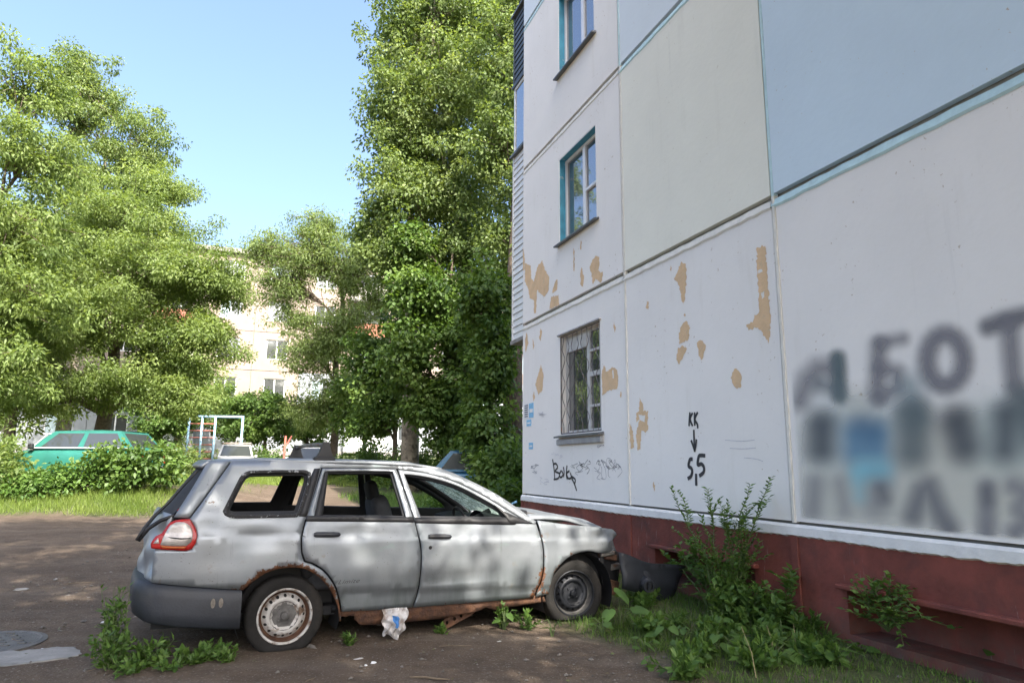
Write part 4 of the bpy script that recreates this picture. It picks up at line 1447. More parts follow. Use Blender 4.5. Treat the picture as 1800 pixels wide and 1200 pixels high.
# torn-off front bumper, swung forward and resting on the ground
FB_ = [(3.17, .585), (3.28, .552), (3.433, .492), (3.58, .455), (3.748, .438), (3.9, .42), (3.985, .404), (3.95, .33), (3.879, .233), (3.84, .13), (3.80, .05), (3.731, .037), (3.6, .085), (3.487, .138), (3.36, .19), (3.18, .24)]
V, Fc = cdt(FB_, (), .05, True, 60)
def bump_y(x, z):
    return -.80 + .035 * ((z - .30) / .25) ** 2 + .06 * max(0, (x - 3.7)) * 2 + .02 * math.sin(x * 9) + .012 * math.sin(z * 22 + x * 5)
o = mesh_obj('front_bumper', [(x, bump_y(x, z), z) for (x, z) in V], Fc, MT['black_plastic'], CAR, True)
m = o.modifiers.new('thickness', 'SOLIDIFY')
m.thickness = .018
fm = Matrix.Translation((3.44, -.80, .285)) @ Matrix.Rotation(math.radians(8), 4, 'X') @ Matrix.Rotation(math.radians(-14), 4, 'Z')
MB().lathe([(.040, -.135), (.058, -.135), (.063, -.125), (.063, -.10), (.068, -.095), (.068, -.07), (.063, -.065), (.065, 0), (.095, .012), (.11, .02)], 20, fm).obj('fog_lamp', MT['black_plastic'], o, False)
MB().lathe([(0, -.115), (.040, -.115)], 14, fm).obj('fog_lamp_face', MT['trim'], o)
MB().box(-.012, .012, -.14, -.112, -.034, .034, M=fm).obj('fog_lamp_bar', MT['black_plastic'], o)

# rear bumper: swept round the back
def rb_path():
    pts = []
    for i in range(7): pts.append((-.345 - .48 * i / 6, -.835 + .02 * (i / 6) ** 2))
    for i in range(1, 9):
        a = i / 8 * math.pi / 2
        pts.append((-.825 - .255 * math.sin(a), -.815 + .27 * (1 - math.cos(a))))
    for i in range(1, 9): pts.append((-1.08 - .03 * math.sin(math.pi * i / 8), -.545 + 1.09 * i / 8))
    return pts + [(x, -y) for (x, y) in pts[:15][::-1]]


path = rb_path()
vs, fs = [], []
PR = [(-.06, 0.0), (-.012, .0), (.008, .06), (.016, .35), (.018, .7), (.010, .88), (-.004, .97), (-.02, 1.0), (-.09, 1.0)]
for i, (x, y) in enumerate(path):
    a = path[max(0, i - 1)]
    b = path[min(len(path) - 1, i + 1)]
    tx, ty = b[0] - a[0], b[1] - a[1]
    l = math.hypot(tx, ty)
    nx, ny = ty / l, -tx / l
    if nx * (x + .3) + ny * y < 0: nx, ny = -nx, -ny
    zt = float(np.interp(x, [-1.11, -.97, -.34], [.575, .545, .474]))
    zb = float(np.interp(x, [-1.1, -1.0, -.76, -.39], [.33, .28, .235, .19]))
    for (o_, k) in PR:
        vs.append((x + nx * o_, y + ny * o_, zb + (zt - zb) * k))
n = len(PR)
for i in range(len(path) - 1):
    for k in range(n - 1):
        fs.append((i * n + k, i * n + k + 1, (i + 1) * n + k + 1, (i + 1) * n + k))
o = mesh_obj('rear_bumper', vs, fs, MT['black_plastic'], CAR, True)
for q in (0, 1):
    MB().lathe([(0, 0), (.016, 0)], 12, Matrix.Translation((-.545 + q * .055, -.852, .395)) @ Matrix.Diagonal((1, 1, 2.2, 1))).obj('scuff', MT['scuff'], o)
# tailgate: battered lower skin between the lamps, header and hanging rubber
def tg(u, v):
    s = 2 * u - 1
    y = s * .70
    z = 1.03 - .48 * v
    x = float(np.interp(z, [.55, .70, .82, .95, 1.03], [-1.085, -1.06, -1.05, -1.02, -.985])) + .13 * abs(s) ** 2.6
    x += .014 * math.sin(s * 9 + v * 7) + .01 * math.sin(v * 13 - s * 5)
    return (x, y, z + .02 * math.sin(s * 6) * (1 - v))


o = MB().grid(tg, 30, 16).obj('tailgate', MT['silver'], CAR, True)
m = o.modifiers.new('thickness', 'SOLIDIFY')
m.thickness = .03
def hd(u, v):
    s = 2 * u - 1
    return (-.62 - .085 * v - .045 * (1 - s * s) , s * .56, 1.448 - .05 * v * v + .008 * (1 - s * s))


o = MB().grid(hd, 16, 5).obj('tailgate_header', MT['silver'], CAR, True)
m = o.modifiers.new('thickness', 'SOLIDIFY')
m.thickness = .03
for k, off in ((0, 0), (1, .03)):
    MB().tube([(-.715 + off, -.50 + .1 * k, 1.365), (-.80 + off, -.46, 1.255), (-.90, -.48, 1.12), (-.985 - off, -.50, 1.03), (-1.05 - .5 * off, -.58, .94), (-1.10, -.62, .85)] if k == 0 else
              [(-.86, -.70, 1.03), (-.95, -.64, .99), (-1.03, -.60, .93), (-1.085, -.60, .84)], [.008, .009, .010, .013, .014, .011] if k == 0 else [.012, .016, .018, .012], 6).obj('hanging_rubber', MT['trim'], CAR, True)
MB().box(-.86, -.60, -.60, .60, .62, .99).obj('boot_shade', MT['interior'], CAR)
def rw(u, v):
    s = 2 * u - 1
    x = -.70 - .27 * v + .10 * s * s
    return (x, s * (.53 + .10 * v), 1.395 - .37 * v)


MB().grid(rw, 14, 6).obj('rear_window', MT['interior'], CAR, True)  # matt dark sheet across the missing glass, in the cabin's interior colour

# floor, axles, cabin
mb = MB()
mb.box(-.95, 2.35, -.62, .62, .20, .27)
mb.box(-.9, .45, -.45, .45, .27, .62)
mb.obj('floor_pan', MT['interior'], CAR)
mb = MB()
mb.tube([(.0, -.62, .25), (.0, .62, .25)], .035, 8)
mb.tube([(2.645, -.62, .23), (2.645, .62, .23)], .03, 8)
mb.tube([(-.95, .3, .2), (.4, .3, .17), (2.2, .1, .17)], .03, 8)
mb.obj('axle', MT['trim'], CAR)


def pad(cx, cy, cz, sx, sy, sz, rx=0, name='cushion', mat='seat', parent=None, pw=.45):
    """rounded cushion"""
    def f(u, v):
        a, b = u * 2 * math.pi, (v - .5) * math.pi
        sg = lambda t: math.copysign(abs(t) ** pw, t)
        p = Vector((sx * sg(math.cos(b)) * sg(math.cos(a)), sy * sg(math.cos(b)) * sg(math.sin(a)), sz * sg(math.sin(b))))
        p = Matrix.Rotation(rx, 3, 'Y') @ p
        return (cx + p.x, cy + p.y, cz + p.z)
    return MB().grid(f, 28, 14).obj(name, MT[mat], parent or CAR, True)


for cy, cx in ((.36, .96), (-.36, 1.30)):
    recl = math.radians(-14) if cy > 0 else math.radians(48)
    if cy > 0:
        s_ = pad(cx + .10, cy, .80, .09, .24, .33, recl, 'seat_back')
        pad(cx - .02, cy, 1.165, .055, .125, .10, recl, 'headrest', 'interior', s_, .6)
    pad(cx + .38, cy, .50, .26, .25, .10, 0, 'seat_cushion')
pad(.18, 0, .68, .07, .60, .24, math.radians(-10), 'rear_seat_back')
pad(.42, 0, .47, .26, .60, .11, 0, 'rear_seat_cushion')
mb = MB()
mb.grid(lambda u, v: (1.74 + .42 * u, -.68 + 1.36 * v, .90 + .03 * math.sin(u * math.pi) + .0 * v), 8, 12)
mb.grid(lambda u, v: (1.74 + .05 * u * u, -.68 + 1.36 * v, .90 - .45 * u), 6, 12, True)
mb.obj('dashboard', MT['interior'], CAR, True)
mb = MB()
mb.grid(lambda u, v: (1.80 + .22 * v, -.36 + .19 * math.cos(math.pi * u), .90 + (.095 - .045 * v) * math.sin(math.pi * u)), 16, 4)
mb.obj('instrument_hood', MT['interior'], CAR, True)
sw = MB()
pts = []
Ms = Matrix.Translation((1.66, -.36, .86)) @ Matrix.Rotation(math.radians(65), 4, 'Y')
for i in range(25):
    a = i / 24 * 2 * math.pi
    pts.append(Ms @ Vector((.18 * math.cos(a), .18 * math.sin(a), 0)))
sw.tube(pts, .014, 8, False)
for a in (0, 2.1, 4.2):
    sw.tube([Ms @ Vector((0, 0, 0)), Ms @ Vector((.18 * math.cos(a), .18 * math.sin(a), 0))], .014, 6)
sw.tube([Ms @ Vector((0, 0, 0)), Ms @ Vector((0, 0, .3))], .03, 6)
sw.obj('steering_wheel', MT['interior'], CAR, True)


# wheels
def wheel(cx, cz, y, side, rimmat, steer=0, camber=0, R=.305, white=True):
    w = bpy.data.objects.new('wheel', None)
    link(w, CAR)
    w.location = (cx, y, cz)
    w.rotation_euler = (camber, 0, steer)
    prof = [(.205, .085), (.225, .093), (.262, .098), (.288, .088), (.300, .07), (R, .03), (R, -.03), (.300, -.07), (.288, -.088), (.262, -.098), (.225, -.093), (.205, -.085)]
    n = 64
    vs, fs = [], []
    for pi, (r, yy) in enumerate(prof):
        for k in range(n):
            a = 2 * math.pi * k / n
            rr = r - (.006 if (pi in (4, 5, 6, 7) and k % 2) else 0)
            x, z = rr * math.cos(a), rr * math.sin(a)
            yo = yy
            lim = -cz + .004
            if z < lim + .05:      # flat tyre: sidewall bulges where it carries the car
                q = min(1, max(0, (lim + .05 - z) / .08))
                yo = yy * (1 + .35 * q)
                x *= 1 + .06 * q
                z = max(z, lim)
            vs.append((x, yo, z))
    m_ = len(prof)
    for i in range(m_ - 1):
        for k in range(n):
            j = (k + 1) % n
            fs.append((i * n + k, i * n + j, (i + 1) * n + j, (i + 1) * n + k))
    mesh_obj('tyre', vs, fs, MT['tyre'], w, True)
    s = side
    # rim: rolled lip, dish with a ring of vent holes, hub
    lip = [(.204, s * .05), (.213, s * .086), (.206, s * .096), (.197, s * .090), (.192, s * .074)]
    MB().lathe(lip, 48).obj('rim', MT[rimmat], w, True)
    MB().lathe([(.192, s * .074), (.187, s * .04), (.180, s * .018), (.168, s * .012), (.160, s * .02)], 48).obj('rim_channel', MT['rim_hub'] if not white else MT['rust'], w, True)
    circ = lambda r, k, c=(0, 0), e=1.0, ph=0: [(c[0] + r * math.cos(ph + 2 * math.pi * i / k) * e, c[1] + r * math.sin(ph + 2 * math.pi * i / k)) for i in range(k)]
    hl = [circ(.012 if white else .013, 8, (.150 * math.cos(a), .150 * math.sin(a))) for a in [2 * math.pi * i / 16 for i in range(16)]]
    V, Fc = cdt(circ(.169, 40), hl + [circ(.03, 14)], .022, True, 90)
    def dy(r):
        return float(np.interp(r, [.0, .03, .055, .095, .108, .122, .140, .153, .17], [.044, .044, .040, .038, .060, .070, .058, .036, .020]))
    mesh_obj('disc', [(x, s * dy(math.hypot(x, z)), z) for (x, z) in V], [t if s < 0 else t[::-1] for t in Fc], MT[rimmat], w, True)
    MB().lathe([(.20, s * .0), (.0, s * .0)], 24).obj('rim_back', MT['trim'], w)
    hub = MB().lathe([(.110, s * .0615), (.098, s * .0405), (.05, s * .043), (.031, s * .047), (.030, s * .072), (.024, s * .079), (0, s * .080)], 24)
    for i in range(4):
        a = math.pi / 4 + i * math.pi / 2
        hub.lathe([(.011, 0), (.011, s * .018), (0, s * .02)], 6, Matrix.Translation((.057 * math.cos(a), s * .042, .057 * math.sin(a))))
    hub.obj('hub', MT['rim_hub'] if white else MT['rim_black'], w, False)
    return w


wheel(-.012, .248, -.705, -1, 'rim_white')
wheel(-.012, .248, .705, 1, 'rim_white')
wheel(2.645, .228, -.70, -1, 'rim_black', math.radians(-7), math.radians(-3), .315, False)
wheel(2.645, .235, .70, 1, 'rim_black', math.radians(-7), 0, .315, False)
# perforated bracket hanging from the sill
circ = lambda r, k, c: [(c[0] + r * math.cos(2 * math.pi * i / k), c[1] + r * math.sin(2 * math.pi * i / k)) for i in range(k)]
V, Fc = cdt([(0, -.03), (.04, -.045), (.28, -.035), (.33, -.02), (.33, .035), (.05, .04), (.01, .02)], [circ(.016, 10, (.06, 0)), circ(.016, 10, (.135, 0)), circ(.016, 10, (.20, 0))], .03, True, 60)
Mb = Matrix.Translation((1.315, -.74, .05)) @ Matrix.Rotation(math.radians(-19), 4, 'Y')
o = mesh_obj('hanging_bracket', [Mb @ Vector((x, .015 * math.sin(x * 9), z)) for (x, z) in V], Fc, MT['rust'], CAR)
o.modifiers.new('thickness', 'SOLIDIFY').thickness = .012
MB().tube([(1.60, -.70, .20), (1.85, -.72, .212), (2.0, -.70, .195)], .012, 6).obj('loose_pipe', MT['rust'], CAR)

# plastic bag caught under the sill
def bagf(u, v):
    x = .755 + .225 * u
    z = .245 - .215 * v
    bul = math.sin(math.pi * min(1, v * 1.05)) * .05 * (1 - .4 * abs(2 * u - 1))
    wr = .014 * math.sin(u * 21 + v * 6) * (.4 + v) + .010 * math.sin(u * 9 - v * 17)
    xx = x + (.03 * (1 - u) - .05 * u) * v * v + .012 * math.sin(v * 11 + u * 5)
    return (xx, -.815 - bul - wr, z + .02 * math.sin(u * 7) * v - .02 * (1 - abs(2 * u - 1)) * v)


bagM = CAR.matrix_basis if False else Matrix.Translation((-2.1032, 6.3913, 0)) @ Matrix.Rotation(CAR_A, 4, 'Z')
bag = empty('plastic_bag', bagM @ Vector((.86, -.82, 0)), CAR_A, 'crumpled dirty white plastic bag hanging under the door sill of the wreck', 'bag')
def bl(f):
    return lambda u, v: (Vector(f(u, v)) - Vector((.86, -.82, 0)))
MB().grid(bl(bagf), 22, 20).obj('film', MT['bag'], bag, False)
MB().grid(bl(lambda u, v: Vector(bagf(.42 + .18 * u + .03 * math.sin(v * 9), .22 + .38 * v)) + Vector((0, -.006 - .01 * math.sin(u * 3.1), 0))), 6, 8).obj('blue_wrapper', MT['bag_blue'], bag)

# ------------------------------------------------------------------ leaves, trees, plants
def leaf_mesh(name, C, A, N, Ln, Wd, rnd, mat, fold=.18):
    """one two-faced folded leaf for every base point C, pointing along A with upper side N"""
    n = len(C)
    A = A / np.linalg.norm(A, axis=1, keepdims=True)
    S = np.cross(A, N)
    S /= np.linalg.norm(S, axis=1, keepdims=True) + 1e-9
    N = np.cross(S, A)
    Ln = np.broadcast_to(np.asarray(Ln, float), (n,))[:, None]
    Wd = np.broadcast_to(np.asarray(Wd, float), (n,))[:, None]
    V = np.empty((n, 4, 3))
    V[:, 0] = C
    V[:, 1] = C + A * Ln * .42 + S * Wd * .5 + N * Wd * fold
    V[:, 2] = C + A * Ln
    V[:, 3] = C + A * Ln * .42 - S * Wd * .5 + N * Wd * fold
    me = bpy.data.meshes.new(name)
    b = np.arange(n)[:, None] * 4
    Fc = np.concatenate([b + np.array([[0, 1, 2]]), b + np.array([[0, 2, 3]])], 1).reshape(-1)
    me.vertices.add(n * 4)
    me.vertices.foreach_set('co', V.reshape(-1))
    me.loops.add(n * 6)
    me.loops.foreach_set('vertex_index', Fc)
    me.polygons.add(n * 2)
    me.polygons.foreach_set('loop_start', np.arange(0, n * 6, 3))
    me.update(calc_edges=True)
    a = me.attributes.new('rnd', 'FLOAT', 'POINT')
    a.data.foreach_set('value', np.repeat(rnd, 4).astype(np.float32))
    me.materials.append(mat)
    return me


def rand_dirs(rg, n):
    v = rg.normal(size=(n, 3))
    return v / np.linalg.norm(v, axis=1, keepdims=True)


def foliage(rg, centres, per, cr, ln, wd, droop=.4, flat=.7, clump_rnd=.5, outward=None):
    """leaf arrays for clumps of leaves round the given centres"""
    m = len(centres)
    per_ = rg.poisson(per, m)
    idx = np.repeat(np.arange(m), per_)
    n = len(idx)
    d = rand_dirs(rg, n)
    rad = cr * rg.random(n) ** .45 * np.repeat(rg.uniform(.65, 1.25, m), per_)
    P = d * rad[:, None]
    P[:, 2] *= flat
    C = centres[idx] + P
    A = d * .8 + rand_dirs(rg, n) * .7
    A[:, 2] -= droop
    Nn = rand_dirs(rg, n) * .75
    Nn[:, 2] += .75
    if outward is not None:
        Nn += outward[idx] * .35
    r = np.clip(.5 + np.repeat(rg.normal(0, .5 * clump_rnd, m), per_) * 1.0 + rg.normal(0, .18, n), 0, 1)
    return C, A, Nn, ln * rg.uniform(.7, 1.25, n), wd * rg.uniform(.75, 1.2, n), r


def limb_pts(a, b, rg, k=6, wob=.12, sag=.0):
    a, b = np.array(a, float), np.array(b, float)
    ln = np.linalg.norm(b - a)
    out = []
    for i in range(k + 1):
        t = i / k
        p = a + (b - a) * t
        p[2] += math.sin(math.pi * t) * ln * sag
        if 0 < i < k: p += rg.normal(0, wob * ln / k * .5, 3)
        out.append(p)
    return out


def tree(name, label, base, trunk, lobes, leaf, per, cr, ln, wd, seed, bark='bark', droop=.4, group=None, rz=0, dens=1.0, twig=.35):
    """trunk: points (x, y, z, r); lobes: (cx, cy, cz, rx, ry, rz, clumps)"""
    rg = np.random.default_rng(seed)
    root = empty(name, base, rz, label, 'tree', group)
    wood = MB()
    tp = np.array(trunk, float)
    wood.tube([tuple(p[:3]) for p in tp], list(tp[:, 3]), 9)
    allC, allO = [], []
    for (cx, cy, cz, rx, ry, rzz, k) in lobes:
        c = np.array([cx, cy, cz])
        # limb from the trunk into the lobe
        zt = max(tp[0, 2] + .25 * (tp[-1, 2] - tp[0, 2]), cz - .9 * rzz - .25 * math.hypot(cx, cy))
        zt = min(zt, tp[-1, 2])
        s = np.array([np.interp(zt, tp[:, 2], tp[:, 0]), np.interp(zt, tp[:, 2], tp[:, 1]), zt])
        r0 = float(np.interp(zt, tp[:, 2], tp[:, 3])) * .6
        L0 = limb_pts(s, c + np.array([0, 0, rzz * .35]), rg, 7, .18, .06)
        wood.tube([tuple(p) for p in L0], list(np.linspace(max(r0, .03), .02, len(L0))), 6, False)
        k = int(k * dens)
        d = rand_dirs(rg, k)
        rad = rg.random(k) ** (1 / 2.0)
        C = c + d * rad[:, None] * np.array([rx, ry, rzz]) * rg.uniform(.72, 1.24, (k, 1))
        allC.append(C)
        allO.append(d)
        L0a = np.array(L0)
        for q in range(0, k, max(1, int(1 / twig))):
            i = rg.integers(2, len(L0a))
            st = L0a[i]
            B = limb_pts(st, C[q], rg, 3, .2, .03)
            wood.tube([tuple(p) for p in B], [.022, .016, .011, .005], 4, False)
    C = np.concatenate(allC)
    O = np.concatenate(allO)
    me = leaf_mesh('crown', *foliage(rg, C, per, cr, ln, wd, droop, outward=O), L[leaf])
    link(bpy.data.objects.new('crown', me), root)
    wood.obj('trunk', MT[bark], root, True)
    return root


def shrub(name, label, base, size, leaf, clumps, per, cr, ln, wd, seed, group=None, stems=7, cat='shrub', droop=.2, lean=(0, 0)):
    rg = np.random.default_rng(seed)
    root = empty(name, base, 0, label, cat, group)
    sx, sy, sz = size
    d = rand_dirs(rg, clumps)
    rad = rg.random(clumps) ** .5
    C = d * rad[:, None] * np.array([sx, sy, sz * .52]) * rg.uniform(.8, 1.15, (clumps, 1)) + np.array([0, 0, sz * .5])
    C[:, 0] += lean[0] * C[:, 2]
    C[:, 1] += lean[1] * C[:, 2]
    C[:, 2] = np.maximum(C[:, 2], .05)
    me = leaf_mesh('foliage', *foliage(rg, C, per, cr, ln, wd, droop, outward=d), L[leaf])
    link(bpy.data.objects.new('foliage', me), root)
    wood = MB()
    for i in range(stems):
        e = C[rg.integers(0, clumps)]
        B = limb_pts((rg.normal(0, .12) * sx, rg.normal(0, .12) * sy, -.05), e, rg, 4, .2, .02)
        wood.tube([tuple(p) for p in B], list(np.linspace(.012 + .006 * sz, .004, 5)), 5, False)
    wood.obj('stem', MT['bark'], root)
    return root


# trees across the yard -----------------------------------------------------
b = at(192, 27)
tree('ash_tree', 'broad bright green tree standing right behind the old green car', b,
     [(0, 0, -.2, .34), (.1, 0, 1.5, .30), (.2, .2, 4, .24), (.1, .1, 8, .15), (0, 0, 11.5, .05)],
     [(0, 0, 10.2, 3.6, 3.4, 2.4, 170), (2.6, -1.0, 7.9, 2.9, 2.8, 2.3, 140), (-2.6, -.8, 8.2, 3.0, 2.8, 2.3, 140), (3.2, -.8, 5.3, 2.3, 2.4, 1.6, 85),
      (-.4, -2.4, 6.3, 3.2, 2.2, 2.0, 130), (-3.4, -1.2, 5.0, 2.6, 2.4, 1.7, 95), (.9, -2.2, 3.6, 2.7, 1.6, .95, 60), (4.5, -.8, 8.0, 1.2, 1.4, 1.2, 45), (4.4, -1.0, 5.6, 1.0, 1.2, .8, 26), (3.6, -1.5, 3.3, 1.6, 1.5, .7, 32), (-2.2, -2, 3.2, 2.2, 1.6, .9, 45), (1.4, 0, 12.0, 1.6, 1.6, .9, 35)],
     'ash', 175, .56, .132, .060, 11, droop=.55)
b = at(128, 37)
tree('poplar_tree', 'tall greyish green twin-topped tree rising behind the broad bright tree', b,
     [(0, 0, -.2, .4), (0, .6, 8, .3), (0, .9, 14, .16), (0, 1, 18.5, .05)],
     [(-1.2, 0, 20.8, 2.5, 2.5, 3.2, 130), (2.4, 0, 17.8, 2.4, 2.4, 3.0, 120), (-.4, 0, 15.6, 3.6, 3, 3.2, 150), (.6, 0, 11.5, 4.2, 3.5, 3.2, 130), (-1.7, 0, 23.2, 1.3, 1.3, 1.2, 32), (3.5, -.3, 14.6, 1.6, 1.6, 1.6, 40)],
     'poplar', 105, .58, .165, .10, 12, 'bark_pale', droop=.6)
b = at(-70, 19.5)
tree('ash_tree', 'yellow green ash with long hanging leaves leaning in beside the green car', b,
     [(0, 0, -.2, .26), (.2, 0, 2, .2), (.5, 0, 5, .14), (.6, 0, 9, .04)],
     [(1.2, 0, 9.6, 1.6, 1.8, 1.5, 80), (1.3, -.4, 7.3, 1.8, 1.9, 1.5, 110), (1.7, -.8, 5.0, 1.9, 1.9, 1.4, 120), (1.4, -1.2, 2.9, 1.9, 1.8, 1.2, 110), (.9, 0, 12.0, 1.3, 1.4, 1.4, 45), (-1.2, 0, 6, 1.8, 2, 3, 70)],
     'ash', 100, .46, .15, .062, 13, droop=.7)
b = at(596, 34)
tree('elm_tree', 'slender feathery elm with a bent dark trunk in front of the pale block', b,
     [(0, 0, -.2, .22), (.05, 0, 2.5, .18), (-.1, 0, 5.5, .15), (.1, 0, 8.5, .11), (-.2, 0, 11, .06), (-.5, 0, 12.4, .03)],
     [(-1.6, -.3, 11.0, 2.2, 1.8, 1.6, 210), (.6, -.3, 10.2, 1.8, 1.7, 1.9, 190), (-2.9, -.3, 9.4, 1.7, 1.5, 1.2, 120), (.5, -.5, 7.0, 1.8, 1.6, 1.6, 180), (-1.1, -.6, 6.0, 1.7, 1.5, 1.6, 140), (.8, -.5, 3.9, 1.7, 1.5, 1.6, 150), (-1.4, 0, 12.6, 1.4, 1.2, .9, 70), (-.8, -.6, 3.0, 1.7, 1.4, 1.1, 100), (-2.2, -.4, 7.6, 1.2, 1.2, .8, 50), (-4.1, -.3, 11.3, 1.4, 1.2, 1.0, 70), (2.0, -.2, 8.6, 1.0, 1.0, 1.6, 60)],
     'elm', 56, .47, .14, .064, 14, droop=.75, twig=.9)
# tall poplars past the corner of the painted block
b = at(728, 23.5)
tree('poplar_tree', 'tall poplar with a pale broken stub on its trunk beside the elm', b,
     [(0, 0, -.2, .33), (-.05, 0, 3, .29), (-.1, 0, 6.2, .25), (.0, 0, 9, .2), (.3, 0, 13, .15), (.4, 0, 19, .05)],
     [(-.9, 0, 16.8, 1.5, 2.2, 2.6, 125), (.8, 0, 18.6, 1.7, 2.4, 2.6, 130), (-.8, -.3, 13.6, 1.5, 2.2, 2.0, 125), (1.2, -.3, 14.6, 1.6, 2.2, 2.2, 120), (-.6, -.4, 10.4, 1.55, 2.0, 1.7, 120), (1.2, -.3, 10.9, 1.5, 2.0, 2.0, 115), (-.3, -.5, 7.9, 1.4, 1.6, 1.2, 70), (-1.3, -.2, 8.8, 1.2, 1.4, 1.2, 70), (-.1, 0, 12.2, 1.6, 1.6, 1.4, 80), (1.5, 0, 8.6, 1.3, 1.4, 1.4, 80)],
     'poplar', 82, .46, .132, .09, 15, 'bark_pale', droop=.7, twig=.25)
b = at(828, 26)
tree('poplar_tree', 'tall poplar with forked pale limbs showing through its leaves near the painted block', b,
     [(0, 0, -.2, .36), (0, 0, 4, .3), (-.2, -.3, 8, .25), (-.6, -.9, 12, .18), (-1.2, -1.2, 15, .10), (-1.6, -1.2, 19, .04)],
     [(-.2, -1, 20.0, 1.9, 2.2, 2.4, 110), (-1.6, -.4, 18, 1.6, 2, 2.2, 85), (1.4, -.4, 18, 1.9, 2, 2.6, 110), (.1, 0, 15.8, 1.8, 2.2, 2.0, 105), (1.5, 0, 13.2, 1.8, 2.2, 2.4, 110), (-.6, 0, 11, 1.6, 1.6, 1.7, 80), (1.4, .2, 9.2, 1.7, 1.8, 1.9, 90)],
     'poplar', 80, .47, .138, .094, 16, 'bark_pale', droop=.7, twig=.25)
b = at(902, 21)
tree('poplar_tree', 'thick dark trunk close against the balcony corner of the painted block', b,
     [(0, 0, -.2, .34), (0, 0, 3, .30), (.05, 0, 7, .26), (.2, 0, 12, .16), (.2, 0, 17, .05)],
     [(.1, .3, 14.3, 1.8, 2.0, 2.4, 120), (-.4, .4, 11.2, 1.5, 1.8, 1.8, 90), (.6, .2, 17, 1.6, 1.8, 2.0, 85), (.4, .5, 8.3, 1.5, 1.6, 1.4, 60)],
     'poplar', 78, .45, .128, .087, 17, 'bark', droop=.7, twig=.25)
# shaded maples filling the gap below the poplars
for i, (px, dy, lob, lab) in enumerate((
        (700, 25.5, [(0, 0, 3.4, 1.5, 1.4, 1.0, 75), (-.7, -.3, 4.9, 1.3, 1.3, .9, 60), (.7, 0, 6.1, 1.5, 1.4, 1.1, 70), (-.6, -.4, 2.4, .9, .9, .6, 22)], 'low maple with drooping leafy boughs under the broken poplar'),
        (792, 22.5, [(0, 0, 3.1, 1.35, 1.3, 1.1, 85), (.5, 0, 5.0, 1.3, 1.3, 1.2, 80), (-.6, 0, 6.6, 1.2, 1.2, 1.0, 60), (.3, 0, 1.8, 1.1, 1.0, .8, 50), (-1.35, -.6, 4.4, .85, .9, 1.2, 60), (-1.3, -.5, 6.6, .8, .9, .9, 45), (-1.4, -.3, 8.2, .8, .9, .8, 40), (-.9, -.4, 2.6, .7, .8, .6, 26)], 'dense dark maple behind the blue car'),
        (865, 19.5, [(0, 0, 3.6, .75, 1.0, 1.5, 70), (-.1, 0, 5.8, .8, 1.0, 1.2, 60), (-.15, 0, 1.9, .75, .9, .9, 40)], 'dark leafy maple squeezed beside the balcony corner'),
        (648, 30, [(0, 0, 2.6, 1.4, 1.2, .9, 45), (-.4, 0, 4.0, 1.1, 1.1, .8, 32)], 'small dark maple between the elm and the broken poplar'),
        (300, 40, [(0, 0, 2.2, 2.0, 1.4, 1.2, 80), (1.2, 0, 3.2, 1.4, 1.2, .9, 50), (-1.3, 0, 3.8, 1.3, 1.2, 1.0, 50)], 'leafy maple below the balconies of the pale block'),
        (425, 42, [(0, 0, 2.4, 2.0, 1.4, 1.3, 80), (1.4, 0, 3.6, 1.2, 1.1, .9, 40), (-1.0, 0, 4.0, 1.1, 1.0, .9, 36)], 'maple close to the ground floor windows of the pale block'),
        (550, 41, [(0, 0, 2.2, 2.2, 1.4, 1.2, 80), (1.2, 0, 3.2, 1.4, 1.1, .8, 40)], 'wide low maple between the pale block and the elm'),
        (478, 36.5, [(0, 0, 2.3, 1.9, 1.4, 1.0, 75), (.8, 0, 3.4, 1.3, 1.2, .7, 42), (-1.1, 0, 3.3, 1.0, 1.0, .8, 36)], 'bushy young maple behind the blue climbing frame'))):
    b = at(px, dy)
    top = max(l[2] for l in lob)
    tree('maple_tree', lab, b, [(0, 0, -.2, .11), (.03, 0, 1.4, .09), (-.05, 0, top * .7, .06), (0, 0, top, .03)], lob, 'shade', 66, .46, .155, .125, 30 + i, droop=.55)
# row that closes the view behind the left-hand trees
for i, (px, dy, lab) in enumerate(((-60, 42, 'dark green tree beyond the leaning ash'), (330, 45, 'rounded tree against the balconies of the pale block'), (40, 33, 'dark leafy tree between the two left-hand ash trees'))):
    b = at(px, dy)
    tree('ash_tree', lab, b, [(0, 0, -.2, .3), (0, 0, 4, .2), (0, 0, 9, .06)],
         [(0, 0, 4.2, 2.6, 2.2, 2.4, 90), (.8, 0, 7.4 if i != 1 else 6.0, 2.6 if i != 1 else 1.7, 2.4, 2.2 if i != 1 else 1.2, 90 if i != 1 else 45), (-1.6, 0, 6.2, 2.0, 2.0, 1.8, 60)] + ([(-.6, 0, 10, 2.4, 2.2, 2.0, 80)] if i != 1 else []), 'ash', 60, .8, .26, .11, 50 + i, droop=.5)
